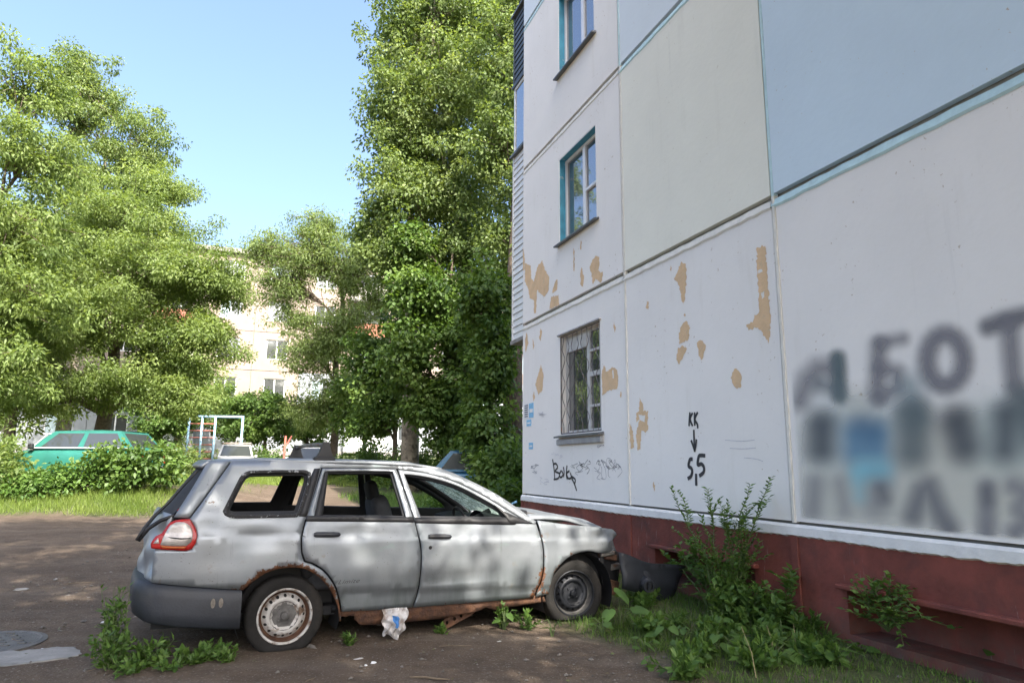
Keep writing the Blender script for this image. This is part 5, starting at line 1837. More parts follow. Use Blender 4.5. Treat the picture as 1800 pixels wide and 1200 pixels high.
# trees behind the viewer whose crowns shade the wreck
for i, (x, y, lob, lab) in enumerate((
        (3.0, -5.0, [(-.9, 2.4, 9.4, 2.3, 2.2, 1.3, 72), (-3.2, 1.6, 10.4, 2.4, 2.2, 1.3, 104), (.9, 2.2, 8.2, 1.6, 2.0, 1.0, 70), (-2.4, -.6, 8.4, 2.4, 2.2, 1.2, 100), (-1.0, 4.6, 11.2, 2.2, 1.8, 1.0, 80), (.6, -.8, 7.2, 1.8, 1.8, 1.0, 60), (1.7, 4.6, 6.8, 1.3, 1.4, .8, 60), (1.9, 5.0, 8.3, 1.2, 1.1, .8, 34)], 'tall leafy tree by the near end of the painted block, shading the wreck'),
        (-2.4, -5.4, [(0, 2.6, 11.5, 3.2, 2.8, 1.6, 190), (-3.0, 3.2, 12.6, 3.0, 2.8, 1.6, 180), (3.0, 4.6, 13.2, 2.4, 2.2, 1.2, 110), (-.6, 6.6, 13.8, 3.2, 2.0, 1.2, 150), (-1, .2, 9.6, 2.8, 2.4, 1.2, 130), (2.4, 1.4, 10.6, 2.2, 2.2, 1.2, 100)], 'tall leafy tree shading the middle of the yard'),
        (-8.8, -5.6, [(0, 2.8, 12, 3.4, 3.0, 1.7, 190), (-3.2, 4.0, 12.6, 2.8, 2.8, 1.6, 120), (2.8, 4.6, 13.4, 2.6, 2.4, 1.3, 120), (.4, 6.6, 13.8, 3.4, 2.0, 1.2, 150), (0, 0, 9.8, 3.0, 2.4, 1.2, 110)], 'tall leafy tree shading the grassy side of the yard'))):
    tree('poplar_tree', lab, (x, y, 0), [(0, 0, -.2, .36), (0, .3, 4, .3), (-.3, 1.2, 8, .2), (-.5, 2.4, 12.6, .05)], lob, 'poplar', 72, .52 if i == 0 else .58, .17, .12, 231 + i, 'bark_pale', droop=.5)

# shrubs -------------------------------------------------------------------
SH = [  # px, distance, size, clumps, label
    (250, 17.4, (1.4, .55, 1.2), 96, 'leafy maple bush hiding the rear half of the old green car', 'shade'),
    (160, 17.2, (.9, .45, .75), 55, 'low bush in front of the door of the old green car', 'weed'),
    (20, 17.0, (1.2, .7, 1.3), 90, 'dense bush under the leaning ash', 'ash'),
    (75, 16.9, (.9, .5, .65), 50, 'low weedy bush in front of the bonnet of the green car', 'weed'),
    (318, 24.0, (1.2, .7, 1.25), 80, 'yellow green bush beside the foot of the climbing frame', 'elm'),
    (285, 21.5, (.9, .6, .8), 55, 'small maple bush just past the tail of the green car', 'shade'),
    (372, 34.5, (1.4, .7, 1.2), 60, 'bush between the posts of the climbing frame', 'elm'),
    (480, 33.5, (1.5, .8, 1.3), 70, 'bush behind the silver parked car', 'shade'),
    (660, 27.5, (1.7, .8, 1.5), 90, 'dark bush at the foot of the broken poplar', 'shade'),
    (745, 24.5, (1.5, .7, 1.4), 90, 'dark bush left of the blue car', 'shade'),
    (886, 15.6, (.62, .6, 1.75), 110, 'dense dark bush against the corner of the painted block', 'shade'),
    (838, 16.6, (.7, .5, .6), 55, 'dark bush in front of the blue car', 'shade'),
    (800, 17.2, (.7, .5, .55), 40, 'low weeds by the wheel of the blue car', 'weed'),
    (610, 32.0, (1.8, .8, 1.0), 60, 'low hedge bush by the elm', 'shade'),
    (905, 14.2, (.45, .5, .9), 50, 'bush at the foot of the painted corner', 'shade'),
    (-40, 18.0, (1.6, .8, 2.2), 110, 'tall thicket bush at the grassy edge by the leaning ash', 'ash')]
for i, (px, dy, sz, k, lab, lf) in enumerate(SH):
    b = at(px, dy)
    big = lf == 'shade'
    shrub('bush', lab, b, sz, lf, k, 34, .30, .13 if big else .12, .095 if big else .06, 100 + i)


# grass -------------------------------------------------------------------
def blades(name, label, pts, h, w, seed, mat='grass'):
    rg = np.random.default_rng(seed)
    n = len(pts)
    C = np.column_stack([pts[:, 0], pts[:, 1], gz(pts[:, 0], pts[:, 1]) - .012])
    A = rg.normal(0, .38, (n, 3))
    A[:, 2] = 1
    Nn = rand_dirs(rg, n)
    Nn[:, 2] *= .3
    r = np.clip(.5 + .28 * vnoise(pts[:, 0], pts[:, 1], 1.3) + rg.normal(0, .2, n), 0, 1)
    me = leaf_mesh(name, C, A, Nn, h * rg.uniform(.45, 1.3, n), w * rg.uniform(.7, 1.3, n), r, L[mat], .1)
    o = link(bpy.data.objects.new(name, me))
    tag(o, label, 'grass', kind='stuff')


def scatter(rg, n, x0, x1, y0, y1, dens):
    x = rg.uniform(x0, x1, n)
    y = rg.uniform(y0, y1, n)
    k = rg.random(n) < dens(x, y)
    return np.column_stack([x[k], y[k]])


rg = np.random.default_rng(8)
blades('grass', 'sunlit grass verge along the far side of the dirt yard', scatter(rg, 90000, -16, -4.6, 14.4, 23, lambda x, y: lush(x, y) ** 1.5 * np.where(y < 17.8, 1, .45)), .20, .012, 1)
blades('grass', 'rough grass behind the dirt yard round the parked cars', scatter(rg, 42000, -24, 1, 25.8, 34, lambda x, y: lush(x, y) * .8), .22, .02, 2)
nn = lambda x, y: x * WN.x + y * WN.y
blades('grass', 'thin grass and moss growing in the shade along the red plinth', scatter(rg, 120000, .3, 4.2, 3.6, 11, lambda x, y: lush(x, y) ** 1.6 * (nn(x, y) < 4.36) * (.55 + .45 * vnoise(x, y, 1.9, 4))), .075, .007, 3, 'shade')
blades('grass', 'grass by the corner of the painted block under the bushes', scatter(rg, 26000, -6, 2, 13.2, 22, lambda x, y: lush(x, y) * .9), .2, .014, 4, 'weed')


# small plants --------------------------------------------------------------
def broad_leaf(w, l, seed):
    """one broad heart shaped leaf, base at the origin, pointing along +x"""
    rgn = random.Random(seed)
    out = [(0, 0), (-.10 * l, .20 * w), (-.06 * l, .40 * w), (.15 * l, .52 * w), (.45 * l, .44 * w), (.75 * l, .25 * w), (l, 0)]
    v, f = [], []
    v = [(x, y, .10 * l * math.sin(x / l * 2.2) - .5 * abs(y) ** 2 / w + rgn.uniform(-.004, .004)) for (x, y) in out]
    v += [(x, -y, .10 * l * math.sin(max(x, 0) / l * 2.2) - .5 * y * y / w + rgn.uniform(-.004, .004)) for (x, y) in out[1:-1]]
    mid = [(.25 * l, 0, .10 * l * math.sin(.55) - .012), (.6 * l, 0, .10 * l * math.sin(1.32) - .010)]
    v += mid
    a, b = len(v) - 2, len(v) - 1
    up = [0, 1, 2, 3, 4, 5, 6]
    dn = [0, 7, 8, 9, 10, 11, 6]
    f = [(0, a, 1), (1, a, 2), (2, a, 3), (3, a, 4), (4, a, b), (4, b, 5), (5, b, 6)]
    f += [(0, 7, a), (7, 8, a), (8, 9, a), (9, 10, a), (10, b, a), (10, 11, b), (11, 6, b)]
    return v, f


_lm = {}
def leaf_data(kind, w, l):
    k = (kind, w, l)
    if k not in _lm:
        v, f = broad_leaf(w, l, 3)
        me = bpy.data.meshes.new('leaf')
        me.from_pydata(v, [], f)
        me.polygons.foreach_set('use_smooth', [True] * len(f))
        a = me.attributes.new('rnd', 'FLOAT', 'POINT')
        a.data.foreach_set('value', [.42] * len(v))
        me.materials.append(L['weed'])
        _lm[k] = me
    return _lm[k]


def broad_plant(label, x, y, n, h, size, seed, name='burdock_plant', z=None):
    r = random.Random(seed)
    root = empty(name, (x, y, g1(x, y) if z is None else z), 0, label, 'plant')
    st = MB()
    for i in range(n):
        a = 2 * math.pi * (i / n) + r.uniform(-.5, .5)
        hh = h * r.uniform(.35, 1.0)
        rr = size * r.uniform(.3, 1.0)
        p = Vector((math.cos(a) * rr, math.sin(a) * rr, hh))
        st.tube([(0, 0, -.03), (p.x * .45, p.y * .45, hh * .7), tuple(p)], [.007, .005, .003], 5, False)
        o = bpy.data.objects.new('leaf', leaf_data('b', .8, 1.0))
        s = size * r.uniform(.55, 1.0)
        o.scale = (s, s, s)
        o.location = p
        o.rotation_euler = (r.uniform(-.5, .5), r.uniform(.1, .9), a + r.uniform(-.4, .4))
        link(o, root)
    st.obj('stem', MT['stem'], root)
    return root


BP = [(.98, 6.50, 8, .34, .19, 'tall burdock with big leaves in front of the black front wheel'), (.80, 6.22, 5, .18, .11, 'small broad leaved plant just below the big burdock'),
      (.36, 6.20, 5, .14, .09, 'broad leaved seedling between the front wheel and the bare dirt'), (1.06, 5.72, 5, .10, .10, 'low plantain on the moss in front of the burdock'),
      (1.30, 5.98, 6, .13, .12, 'plantain growing among the thin grass before the torn bumper'), (1.62, 5.55, 7, .15, .13, 'broad leaved weed at the edge of the grass patch'),
      (1.90, 5.25, 8, .17, .15, 'large leaved burdock at the sunny front of the grass patch'), (2.28, 5.12, 6, .16, .14, 'round leaved weed beside the trailing twigs'),
      (1.72, 6.1, 7, .18, .12, 'broad leaved weed under the feathery wall sapling'), (2.15, 5.75, 6, .15, .11, 'broad leaved weed below the plinth rib'),
      (3.28, 4.98, 5, .26, .12, 'single leafy seedling standing against the red plinth'), (2.0, 6.35, 8, .30, .13, 'dark broad leaved plant in the deep shade of the plinth'),
      (-.05, 6.42, 5, .17, .09, 'leafy weed under the front door of the wreck'), (2.55, 5.35, 5, .12, .1, 'flat weed on the bare soil along the plinth'),
      (1.35, 5.3, 6, .10, .09, 'flat plantain on the path edge of the grass patch'), (1.0, 5.25, 5, .07, .07, 'tiny plantain on the trodden dirt beside the grass patch')]
BP += [(1.15 + .23 * k + .05 * (k % 3), 6.15 - .30 * (k % 4) + .1 * (k % 2), 5 + k % 3, .11 + .02 * (k % 3), .085 + .012 * (k % 4), lab) for k, lab in enumerate((
    'plantain rosette at the edge of the moss under the torn bumper', 'rosette of round leaves between two plantains in the grass patch', 'pale leaved rosette in the middle of the grass patch',
    'low rosette beside the short dry stalk', 'wide leaved rosette at the foot of the nettles', 'small rosette where the grass patch meets the bare soil'))]
for i, (x, y, n, h, s, lab) in enumerate(BP):
    broad_plant(lab, x, y, n, h, s, 200 + i)


def herb(label, x, y, stems, h, spread, ln, wd, per, seed, name='weed_plant', cat='plant', leaf='weed', z=None, lean=(0, 0)):
    """upright stems carrying small leaves all the way up"""
    rgn = np.random.default_rng(seed)
    root = empty(name, (x, y, g1(x, y) if z is None else z), 0, label, cat)
    st = MB()
    Cs, As, Ns = [], [], []
    for i in range(stems):
        a = rgn.uniform(0, 2 * math.pi)
        hh = h * rgn.uniform(.45, 1.0)
        tip = np.array([math.cos(a) * spread * rgn.uniform(.2, 1) + lean[0] * hh, math.sin(a) * spread * rgn.uniform(.2, 1) + lean[1] * hh, hh])
        pts = limb_pts((rgn.normal(0, .02), rgn.normal(0, .02), -.03), tip, rgn, 6, .12, .05)
        st.tube([tuple(p) for p in pts], list(np.linspace(.004 + .004 * h, .0015, 7)), 4, False)
        P = np.array(pts)
        for q in range(per):
            t = rgn.uniform(.15, 1) * 6
            k = min(int(t), 5)
            p = P[k] + (P[k + 1] - P[k]) * (t - k)
            d = P[k + 1] - P[k]
            d = d / np.linalg.norm(d)
            o = rand_dirs(rgn, 1)[0]
            o = o - d * o.dot(d)
            Cs.append(p)
            As.append(o + d * .6)
            Ns.append(d + rgn.normal(0, .3, 3))
    n = len(Cs)
    r = np.clip(rgn.normal(.5, .25, n), 0, 1)
    me = leaf_mesh('foliage', np.array(Cs), np.array(As), np.array(Ns), ln * rgn.uniform(.6, 1.3, n), wd * rgn.uniform(.7, 1.2, n), r, L[leaf])
    link(bpy.data.objects.new('foliage', me), root)
    st.obj('stem', MT['stem'], root)
    return root


def wall_pt(px, py, off=.15):
    """a point off the gable wall in front of the given pixel"""
    r = ray(px, py)
    p = r * ((WALL_D - off) / r.dot(WN))
    return p.x, p.y, p.z + CAM_H


# elm sapling arching out of the plinth niche, and its neighbours
def sapling(label, base, tips, ln, wd, per, seed, name='elm_sapling', leaf='weed'):
    rgn = np.random.default_rng(seed)
    root = empty(name, base, 0, label, 'sapling')
    st = MB()
    Cs, As, Ns = [], [], []
    for tip in tips:
        d = np.array(tip) - np.array(base)
        P = np.array(limb_pts((0, 0, -.05), d, rgn, 8, .16, .07))
        st.tube([tuple(p) for p in P], list(np.linspace(.010, .002, 9)), 5, False)
        subs = [P[2:]]
        for q in range(5):
            k = rgn.integers(3, 7)
            e = P[k] + (P[8] - P[k]) * rgn.uniform(.4, .8) + rgn.normal(0, .10, 3)
            B = np.array(limb_pts(P[k], e, rgn, 4, .2, .03))
            st.tube([tuple(p) for p in B], [.004, .0035, .003, .002, .0015], 4, False)
            subs.append(B)
        for S in subs:
            for k in range(len(S) - 1):
                dd = S[k + 1] - S[k]
                l = np.linalg.norm(dd)
                dd = dd / (l + 1e-9)
                side = np.cross(dd, [0, 0, 1.])
                side /= np.linalg.norm(side) + 1e-9
                for q in range(max(2, int(l * per))):
                    sg = 1 if q % 2 else -1
                    Cs.append(S[k] + (S[k + 1] - S[k]) * ((q + .5) / max(2, int(l * per))))
                    As.append(side * sg + dd * .7 + rgn.normal(0, .2, 3))
                    Ns.append(np.array([0, 0, 1.]) + rgn.normal(0, .3, 3))
    n = len(Cs)
    me = leaf_mesh('foliage', np.array(Cs), np.array(As), np.array(Ns), ln * rgn.uniform(.6, 1.2, n), wd * rgn.uniform(.7, 1.2, n), np.clip(rgn.normal(.5, .25, n), 0, 1), L[leaf])
    link(bpy.data.objects.new('foliage', me), root)
    st.obj('stem', MT['stem'], root)
    return root


base = wall_pt(1272, 1070, .30)
base = (base[0], base[1], g1(base[0], base[1]))
sapling('feathery elm sapling arching up in front of the red plinth and white band', base,
        [wall_pt(1192, 862, .35), wall_pt(1245, 860, .3), wall_pt(1355, 838, .2), wall_pt(1318, 850, .25), wall_pt(1280, 880, .3), wall_pt(1335, 950, .2), wall_pt(1225, 930, .4), wall_pt(1300, 930, .3), wall_pt(1260, 960, .35)], .060, .028, 66, 301)
base = wall_pt(1252, 1078, .20)
base = (base[0], base[1], g1(base[0], base[1]))
sapling('young maple with larger pale leaves behind the torn bumper', base, [wall_pt(1185, 960, .12), wall_pt(1212, 945, .12), wall_pt(1172, 975, .10), wall_pt(1250, 985, .15), wall_pt(1235, 1005, .2)], .085, .062, 13, 302, 'maple_sapling')
base = wall_pt(1560, 1095, .06)
sapling('dark green sapling growing out of the long plinth niche', base, [wall_pt(1495, 1020, .2), wall_pt(1530, 1015, .2), wall_pt(1565, 1005, .15), wall_pt(1600, 1035, .15), wall_pt(1500, 1075, .3), wall_pt(1550, 1070, .3), wall_pt(1640, 1085, .2), wall_pt(1590, 1080, .25)], .06, .036, 30, 303, 'maple_sapling')
base = wall_pt(1385, 1090, .12)
base = (base[0], base[1], g1(base[0], base[1]))
sapling('thin upright sapling beside the plinth rib', base, [wall_pt(1395, 1005, .12), wall_pt(1380, 1040, .2), wall_pt(1370, 1050, .25)], .09, .05, 11, 304, 'maple_sapling')
for i, (px, py, off, k, h, lab) in enumerate(((1275, 1075, .4, 26, .36, 'dense dark weeds at the foot of the feathery sapling'), (1320, 1085, .3, 24, .36, 'bushy nettles between the two saplings'),
                                             (1420, 1110, .2, 10, .2, 'short dark weeds on the soil right of the plinth rib'), (1360, 1100, .28, 20, .28, 'dark weeds below the thin upright sapling'),
                                             (1290, 1050, .25, 24, .55, 'tall nettles standing against the plinth niche'))):
    p = wall_pt(px, py, off)
    herb(lab, p[0], p[1], k, h, .16, .07, .035, 22, 320 + i, 'nettle_plant')
# weeds round the back of the wreck
def car_pt(x, y):
    p = bagM @ Vector((x, y, 0))
    return p.x, p.y


for i, (x, y, k, h, sp, lab) in enumerate(((-1.19, -.66, 22, .55, .12, 'tall bright weed growing up behind the rear bumper'), (-1.16, -.84, 30, .28, .18, 'leafy weeds hugging the corner of the rear bumper'), (-.92, -.86, 28, .17, .18, 'low weeds under the rear bumper'),
                                           (-.62, -.92, 18, .12, .18, 'creeping weeds beneath the scuffed bumper side'), (-.42, -1.02, 9, .14, .12, 'small weeds in front of the flat rear tyre'), 
                                           (1.86, -.80, 8, .22, .08, 'upright weed below the front door'), (2.05, -.92, 10, .12, .16, 'low weeds behind the front wheel'), (.50, -.86, 5, .07, .05, 'tiny tuft between the rear tyre and the bag'), (1.28, -.84, 5, .07, .06, 'tiny tuft beside the hanging bracket'),
                                           (-1.62, -1.30, 8, .05, .12, 'tuft of moss at the end of the concrete strip'))):
    cx, cy = car_pt(x, y)
    herb(lab, cx, cy, k, h, sp, .055, .024, 16, 340 + i)
for i, (px, py, k, h, lab) in enumerate(((1330, 1175, 10, .16, 'spiky bright weed in the sunny corner of the grass patch'), (1420, 1170, 9, .14, 'spiky weed with narrow leaves near the plinth soil'), (1240, 1150, 12, .12, 'bright tuft at the dirt side of the grass patch'), (1190, 1110, 12, .12, 'grassy tuft before the torn bumper'), (1450, 1150, 9, .1, 'trailing twiggy weed on the bare soil'))):
    r = ray(px, py)
    s = -CAM_H / r.z
    herb(lab, r.x * s, r.y * s, k, h, .12, .09, .016, 12, 360 + i)
WEEDS = ('leafy clump beside the plantain rosettes', 'leafy clump at the outer rim of the grass patch', 'knee-low leafy clump in front of the nettles', 'leafy clump just past the burdock', 'leafy clump by the thin upright sapling',
         'leafy clump under the plinth rib', 'leafy clump at the dirt corner of the grass patch', 'spreading leafy clump before the short dry stalk', 'leafy clump halfway along the grass patch', 'leafy clump close to the plinth soil')
for i, lab in enumerate(WEEDS):
    px, py = (1150, 1225, 1300, 1130, 1400, 1350, 1200, 1270, 1330, 1440)[i], (1120, 1165, 1115, 1075, 1128, 1150, 1190, 1135, 1185, 1185)[i]
    r = ray(px, py)
    s = -CAM_H / r.z
    herb('bright ' + lab if i % 2 else lab, r.x * s, r.y * s, 22, .15, .20, .075, .042, 13, 380 + i)
for i, (x, y, lab) in enumerate(((-1.02, -.98, 'weeds spreading from the bumper corner onto the dirt'), (-.76, -1.0, 'thin weeds between the bumper and the open dirt'), (-.5, -.88, 'weeds in the shadow just behind the rear tyre'))):
    cx, cy = car_pt(x, y)
    herb(lab, cx, cy, 16, .11, .2, .05, .026, 12, 400 + i)
# dry stalks
for i, (px, py, h) in enumerate(((1330, 1195, .34), (1358, 1165, .22), (1392, 1170, .24))):
    r = ray(px, py)
    s = -CAM_H / r.z
    o = MB().tube([(0, 0, 0), (-.02 + .03 * i, .01, h * .5), (-.08 + .06 * i, .02, h)], [.004, .003, .0015], 5).obj('dry_stalk', MT['dry'])
    o.location = (r.x * s, r.y * s, g1(r.x * s, r.y * s) - .01)
    tag(o, ('long bent dry stalk leaning out of the grass patch', 'short dry stalk in the middle of the grass patch', 'dry stalk nearest the plinth')[i], 'stalk')

# ------------------------------------------------------------------ parked cars in the background
def paint(name, col, rough=.3, metal=.2):
    return simple(name, col, rough, metal, var=.15, vscale=3, bs_=None)


MT['glass_car'] = pane_mat('car_glass', (.02, .025, .025), .0)
MT['head_lens'] = simple('headlamp_lens', (.62, .64, .66), .15, .3, var=.15, bs_=None)


def loft(stations, nseg=6):
    """stations: (x, z_bottom, z_top, half width bottom, half width mid, half width top); closed sections"""
    vs, fs = [], []
    sec = None
    for (x, zb, zt, wb, wm, wt) in stations:
        h = zt - zb
        pts = [(-wb, zb), (-wm, zb + .22 * h), (-wm, zb + .62 * h), (-(wm * .6 + wt * .4), zt - .08 * h), (-wt * .85, zt), (0, zt + .012), (wt * .85, zt), (wm * .6 + wt * .4, zt - .08 * h), (wm, zb + .62 * h), (wm, zb + .22 * h), (wb, zb)]
        sec = len(pts)
        vs += [(x, y, z) for (y, z) in pts]
    n = len(stations)
    for i in range(n - 1):
        for k in range(sec):
            j = (k + 1) % sec
            fs.append((i * sec + k, (i + 1) * sec + k, (i + 1) * sec + j, i * sec + j))
    fs.append(tuple(range(sec)))
    fs.append(tuple(range(n * sec - 1, (n - 1) * sec - 1, -1)))
    return vs, fs


def parked_car(label, loc, rz, col, belt, xw0, xr0, xr1, xb1, roof, L_, W, front='plain', extra=None, mats=None, group=None):
    """x forward from the rear bumper; xw0 windscreen base, xr0 roof front, xr1 roof rear, xb1 rear window base"""
    car = empty('parked_car', loc, rz, label, 'car', group)
    pm = paint('car_paint', col)
    h = W / 2
    st = [(0, .30, belt - .18, h * .80, h * .86, h * .74), (.12, .24, belt - .03, h * .92, h * .96, h * .86), (.6, .22, belt, h * .95, h, h * .92), (L_ * .5, .20, belt, h * .95, h, h * .93),
          (xw0 - .1, .20, belt - .01, h * .95, h, h * .92), (xw0 + .3, .22, belt - .06, h * .95, h, h * .9), (L_ - .45, .24, belt - .14, h * .94, h * .98, h * .86), (L_ - .08, .28, belt - .24, h * .88, h * .92, h * .78), (L_, .34, belt - .36, h * .80, h * .84, h * .74)]
    v, f = loft(st)
    mesh_obj('body', v, f, pm, car, True).modifiers.new('bev', 'SUBSURF').levels = 1
    # cabin
    wb, wr = h * .93, h * .74
    B = [(xb1, -wb, belt - .03), (xw0, -wb, belt - .03), (xw0, wb, belt - .03), (xb1, wb, belt - .03)]
    T = [(xr1, -wr, roof), (xr0, -wr, roof), (xr0, wr, roof), (xr1, wr, roof)]
    mb = MB()
    mb.add(B + T, [(0, 1, 5, 4), (1, 2, 6, 5), (2, 3, 7, 6), (3, 0, 4, 7)])
    # rounded roof
    def rf(u, q):
        x = xr1 + (xr0 - xr1) * u
        s = 2 * q - 1
        return (x, s * wr, roof + .05 * (1 - s ** 4) * math.sin(math.pi * (.12 + .76 * u)))
    mb.grid(rf, 8, 8)
    cab = mb.obj('cabin', pm, car)

    def face(a, b, c, d, m0, m1, n0, n1, off, name, mat, par):
        a, b, c, d = map(Vector, (a, b, c, d))
        nrm = (b - a).cross(d - a).normalized() * off
        def P(u, q): return (a + (b - a) * u) * (1 - q) + (d + (c - d) * u) * q + nrm
        vs = [P(m0, n0), P(m1, n0), P(m1, n1), P(m0, n1)]
        vs += [p - nrm * .9 for p in vs]
        return mesh_obj(name, vs, [(0, 1, 2, 3), (0, 4, 5, 1), (1, 5, 6, 2), (2, 6, 7, 3), (3, 7, 4, 0)], mat, par)
    face(B[1], B[2], T[2], T[1], .06, .94, .10, .92, .008, 'windscreen', MT['glass_car'], car)
    face(B[3], B[0], T[0], T[3], .08, .92, .14, .90, .008, 'rear_window', MT['glass_car'], car)
    for (a, b, c, d, fl) in ((B[0], B[1], T[1], T[0], 0), (B[2], B[3], T[3], T[2], 1)):
        for (m0, m1) in ((.07, .47), (.53, .90)):
            if fl: m0, m1 = 1 - m1, 1 - m0
            face(a, b, c, d, m0, m1, .12, .88, .007, 'side_window', MT['glass_car'], car)
    # wheels
    for x in (.75, L_ - .78):
        for s in (-1, 1):
            w = bpy.data.objects.new('wheel', None)
            link(w, car)
            w.location = (x, s * (h - .10), .29)
            MB().lathe([(.16, .09), (.25, .10), (.29, .07), (.29, -.07), (.25, -.10), (.16, -.09)], 24).obj('tyre', MT['tyre'], w, True)
            MB().lathe([(.165, s * .06), (.15, s * .08), (.05, s * .06), (0, s * .06)], 16).obj('rim', MT['bare_metal'], w, True)
    # front and rear fittings
    for s in (-1, 1):
        zl = belt - .33
        MB().box(L_ - .12, L_ - .005, s * h * .62 - .13, s * h * .62 + .13, zl - .06, zl + .07, b=.02).obj('headlight', MT['head_lens'], car)
        MB().box(-.015, .10, s * h * .70 - .07, s * h * .70 + .07, belt - .38, belt - .18, b=.015).obj('tail_light', MT['red_lens'], car)
        mb = MB().box(xw0 - .22, xw0 - .10, s * (h + .04) - .06, s * (h + .04) + .06, belt - .02, belt + .11, b=.02)
        mb.obj('mirror', MT['trim'] if not mats else mats[0], car)
    MB().box(L_ - .05, L_ + .012, -.32, .32, belt - .40, belt - .28, b=.01).obj('grille', MT['trim'], car)
    MB().box(L_ - .20, L_ + .06, -h * .93, h * .93, .30, .48, b=.03).obj('front_bumper', mats[1] if mats else MT['black_plastic'], car)
    MB().box(-.08, .16, -h * .93, h * .93, .32, .50, b=.03).obj('rear_bumper', mats[1] if mats else MT['black_plastic'], car)
    MB().box(L_ + .055, L_ + .072, -.26, .26, .34, .45).obj('number_plate', MT['paper'], car)
    if extra == 'rack':
        mb = MB()
        for x in (xr1 + .25, xr0 - .1):
            mb.tube([(x, -wr - .02, roof + .10), (x, wr + .02, roof + .10)], .02, 6)
            for s in (-1, 1): mb.box(x - .03, x + .03, s * wr - .03, s * wr + .03, roof - .02, roof + .10)
        mb.obj('roof_rack', MT['bare_metal'], car)
    return car


MT['silver_b'] = paint('silver_mirror', (.55, .55, .54))
p = at(430, 30.5)
parked_car('pale silver car with a roof rack parked facing the yard beside the climbing frame', (p.x - 1.5, p.y + 3.9, g1(p.x - .8, p.y + 2)), math.radians(-69), (.55, .55, .53), .88, 2.85, 2.15, .5, .12, 1.44, 4.2, 1.66, extra='rack', mats=(MT['silver_b'], MT['silver_b']), group=None)
p = at(555, 28.5)
parked_car('white car parked facing the yard, half hidden behind the wreck\'s roof bar', (p.x - 1.15, p.y + 3.9, g1(p.x - .6, p.y + 2)), math.radians(-74), (.78, .78, .77), .86, 2.85, 2.2, .5, .12, 1.40, 4.1, 1.64, mats=(MT['paper'], MT['paper']))
p = at(880, 20.2)
parked_car('dark blue car parked among dark bushes near the painted block', (at(768, 20).x - .1, 20.2, g1(-1.5, 20.2)), math.radians(6), (.010, .085, .16), .86, 3.0, 2.4, .55, .02, 1.41, 4.2, 1.66)
p = at(60, 19)
gc = parked_car('old faded green car overgrown by bushes under the ash trees', (at(292, 18.9).x, 18.9, g1(-11, 18.9) - .02), math.radians(176), (.030, .165, .130), .95, 3.05, 2.45, .62, .18, 1.40, 4.05, 1.62, mats=(MT['trim'], MT['bare_metal']))
# white window trim on the green car
mb = MB()
for s in (-1, 1):
    mb.tube([(.25, s * .765, .955), (2.98, s * .765, .955)], .014, 6)
    mb.tube([(2.93, s * .75, .965), (2.62, s * .64, 1.33)], .012, 6)
mb.obj('window_trim', MT['paper'], gc)

# ------------------------------------------------------------------ climbing frame
p = at(391, 33)
cf = empty('climbing_frame', (p.x, p.y, p.z), math.radians(3), 'light blue steel climbing frame with red ladder rungs behind the silver parked car', 'climbing frame')
k_ = 33 / F_PX * 1.017
X = [(347 - 391) * k_, (369 - 391) * k_, 0, (437 - 391) * k_]
for x in X:
    MB().tube([(x, 0, -.2), (x, 0, 2.75)], .055, 8).obj('post', MT['blue_pipe'], cf, True)
MB().tube([(X[0] - .05, 0, 2.76), (X[3] + .05, 0, 2.76)], .055, 8).obj('top_bar', MT['blue_pipe'], cf, True)
for i in range(7):
    MB().tube([(X[0], 0, 2.42 - .33 * i), (X[2], 0, 2.42 - .33 * i)], .028, 6).obj('rung', MT['red_pipe'], cf, True)
# second small red frame by the white car
p = at(512, 31)
rf_ = empty('red_post', (p.x, p.y, p.z), 0, 'short leaning rusty red post beside the white car', 'post')
MB().tube([(0, 0, -.1), (.04, 0, 1.9)], .05, 8).obj('shaft', MT['red_pipe'], rf_)
MB().tube([(.03, 0, 1.35), (.30, .02, 1.9)], .035, 6).obj('brace', MT['red_pipe'], rf_)

# ------------------------------------------------------------------ yard things
mh = empty('manhole_cover', (-4.20, 5.80, g1(-4.2, 5.8) - .008), 0, 'round iron manhole cover sunk in the dirt beside the concrete strip', 'manhole cover')
MB().lathe([(.44, -.01), (.44, .012), (.40, .020), (.385, .014), (.38, .014), (0, .018)], 48, Matrix.Rotation(math.pi / 2, 4, 'X')).obj('lid', MT['iron'], mh)
rib = None
for i in range(-4, 5):
    for j in range(-4, 5):
        if i * i + j * j < 18 and (i + j) % 2 == 0:
            if rib is None:
                rib = MB().box(-.03, .03, -.012, .012, .012, .022).obj('tread_rib', MT['iron'], mh)
                rib.location = (i * .08, j * .08, 0)
            else:
                share(rib, 'tread_rib', mh, (i * .08, j * .08, 0))
rngs = random.Random(4)
out = [(-4.6, 5.52), (-4.1, 5.55), (-3.75, 5.58), (-3.42, 5.68), (-3.28, 5.60), (-3.20, 5.42), (-3.35, 5.28), (-3.62, 5.14), (-4.1, 5.06), (-4.7, 5.02)]
ragged = []
for i in range(len(out)):
    (ax, ay), (bx, by) = out[i], out[(i + 1) % len(out)]
    for q in range(6):
        ragged.append((ax + (bx - ax) * q / 6 + rngs.uniform(-.022, .022), ay + (by - ay) * q / 6 + rngs.uniform(-.022, .022)))
V, Fc = cdt(ragged, (), .10, True, 5)
o = mesh_obj('concrete_strip', [(x, y, g1(x, y) + .012 + .006 * math.sin(x * 9 + y * 7)) for (x, y) in V], Fc, MT['concrete'])
m = o.modifiers.new('thickness', 'SOLIDIFY')
m.thickness = .06
tag(o, 'broken flat strip of concrete in the dirt below the manhole cover', 'concrete slab')


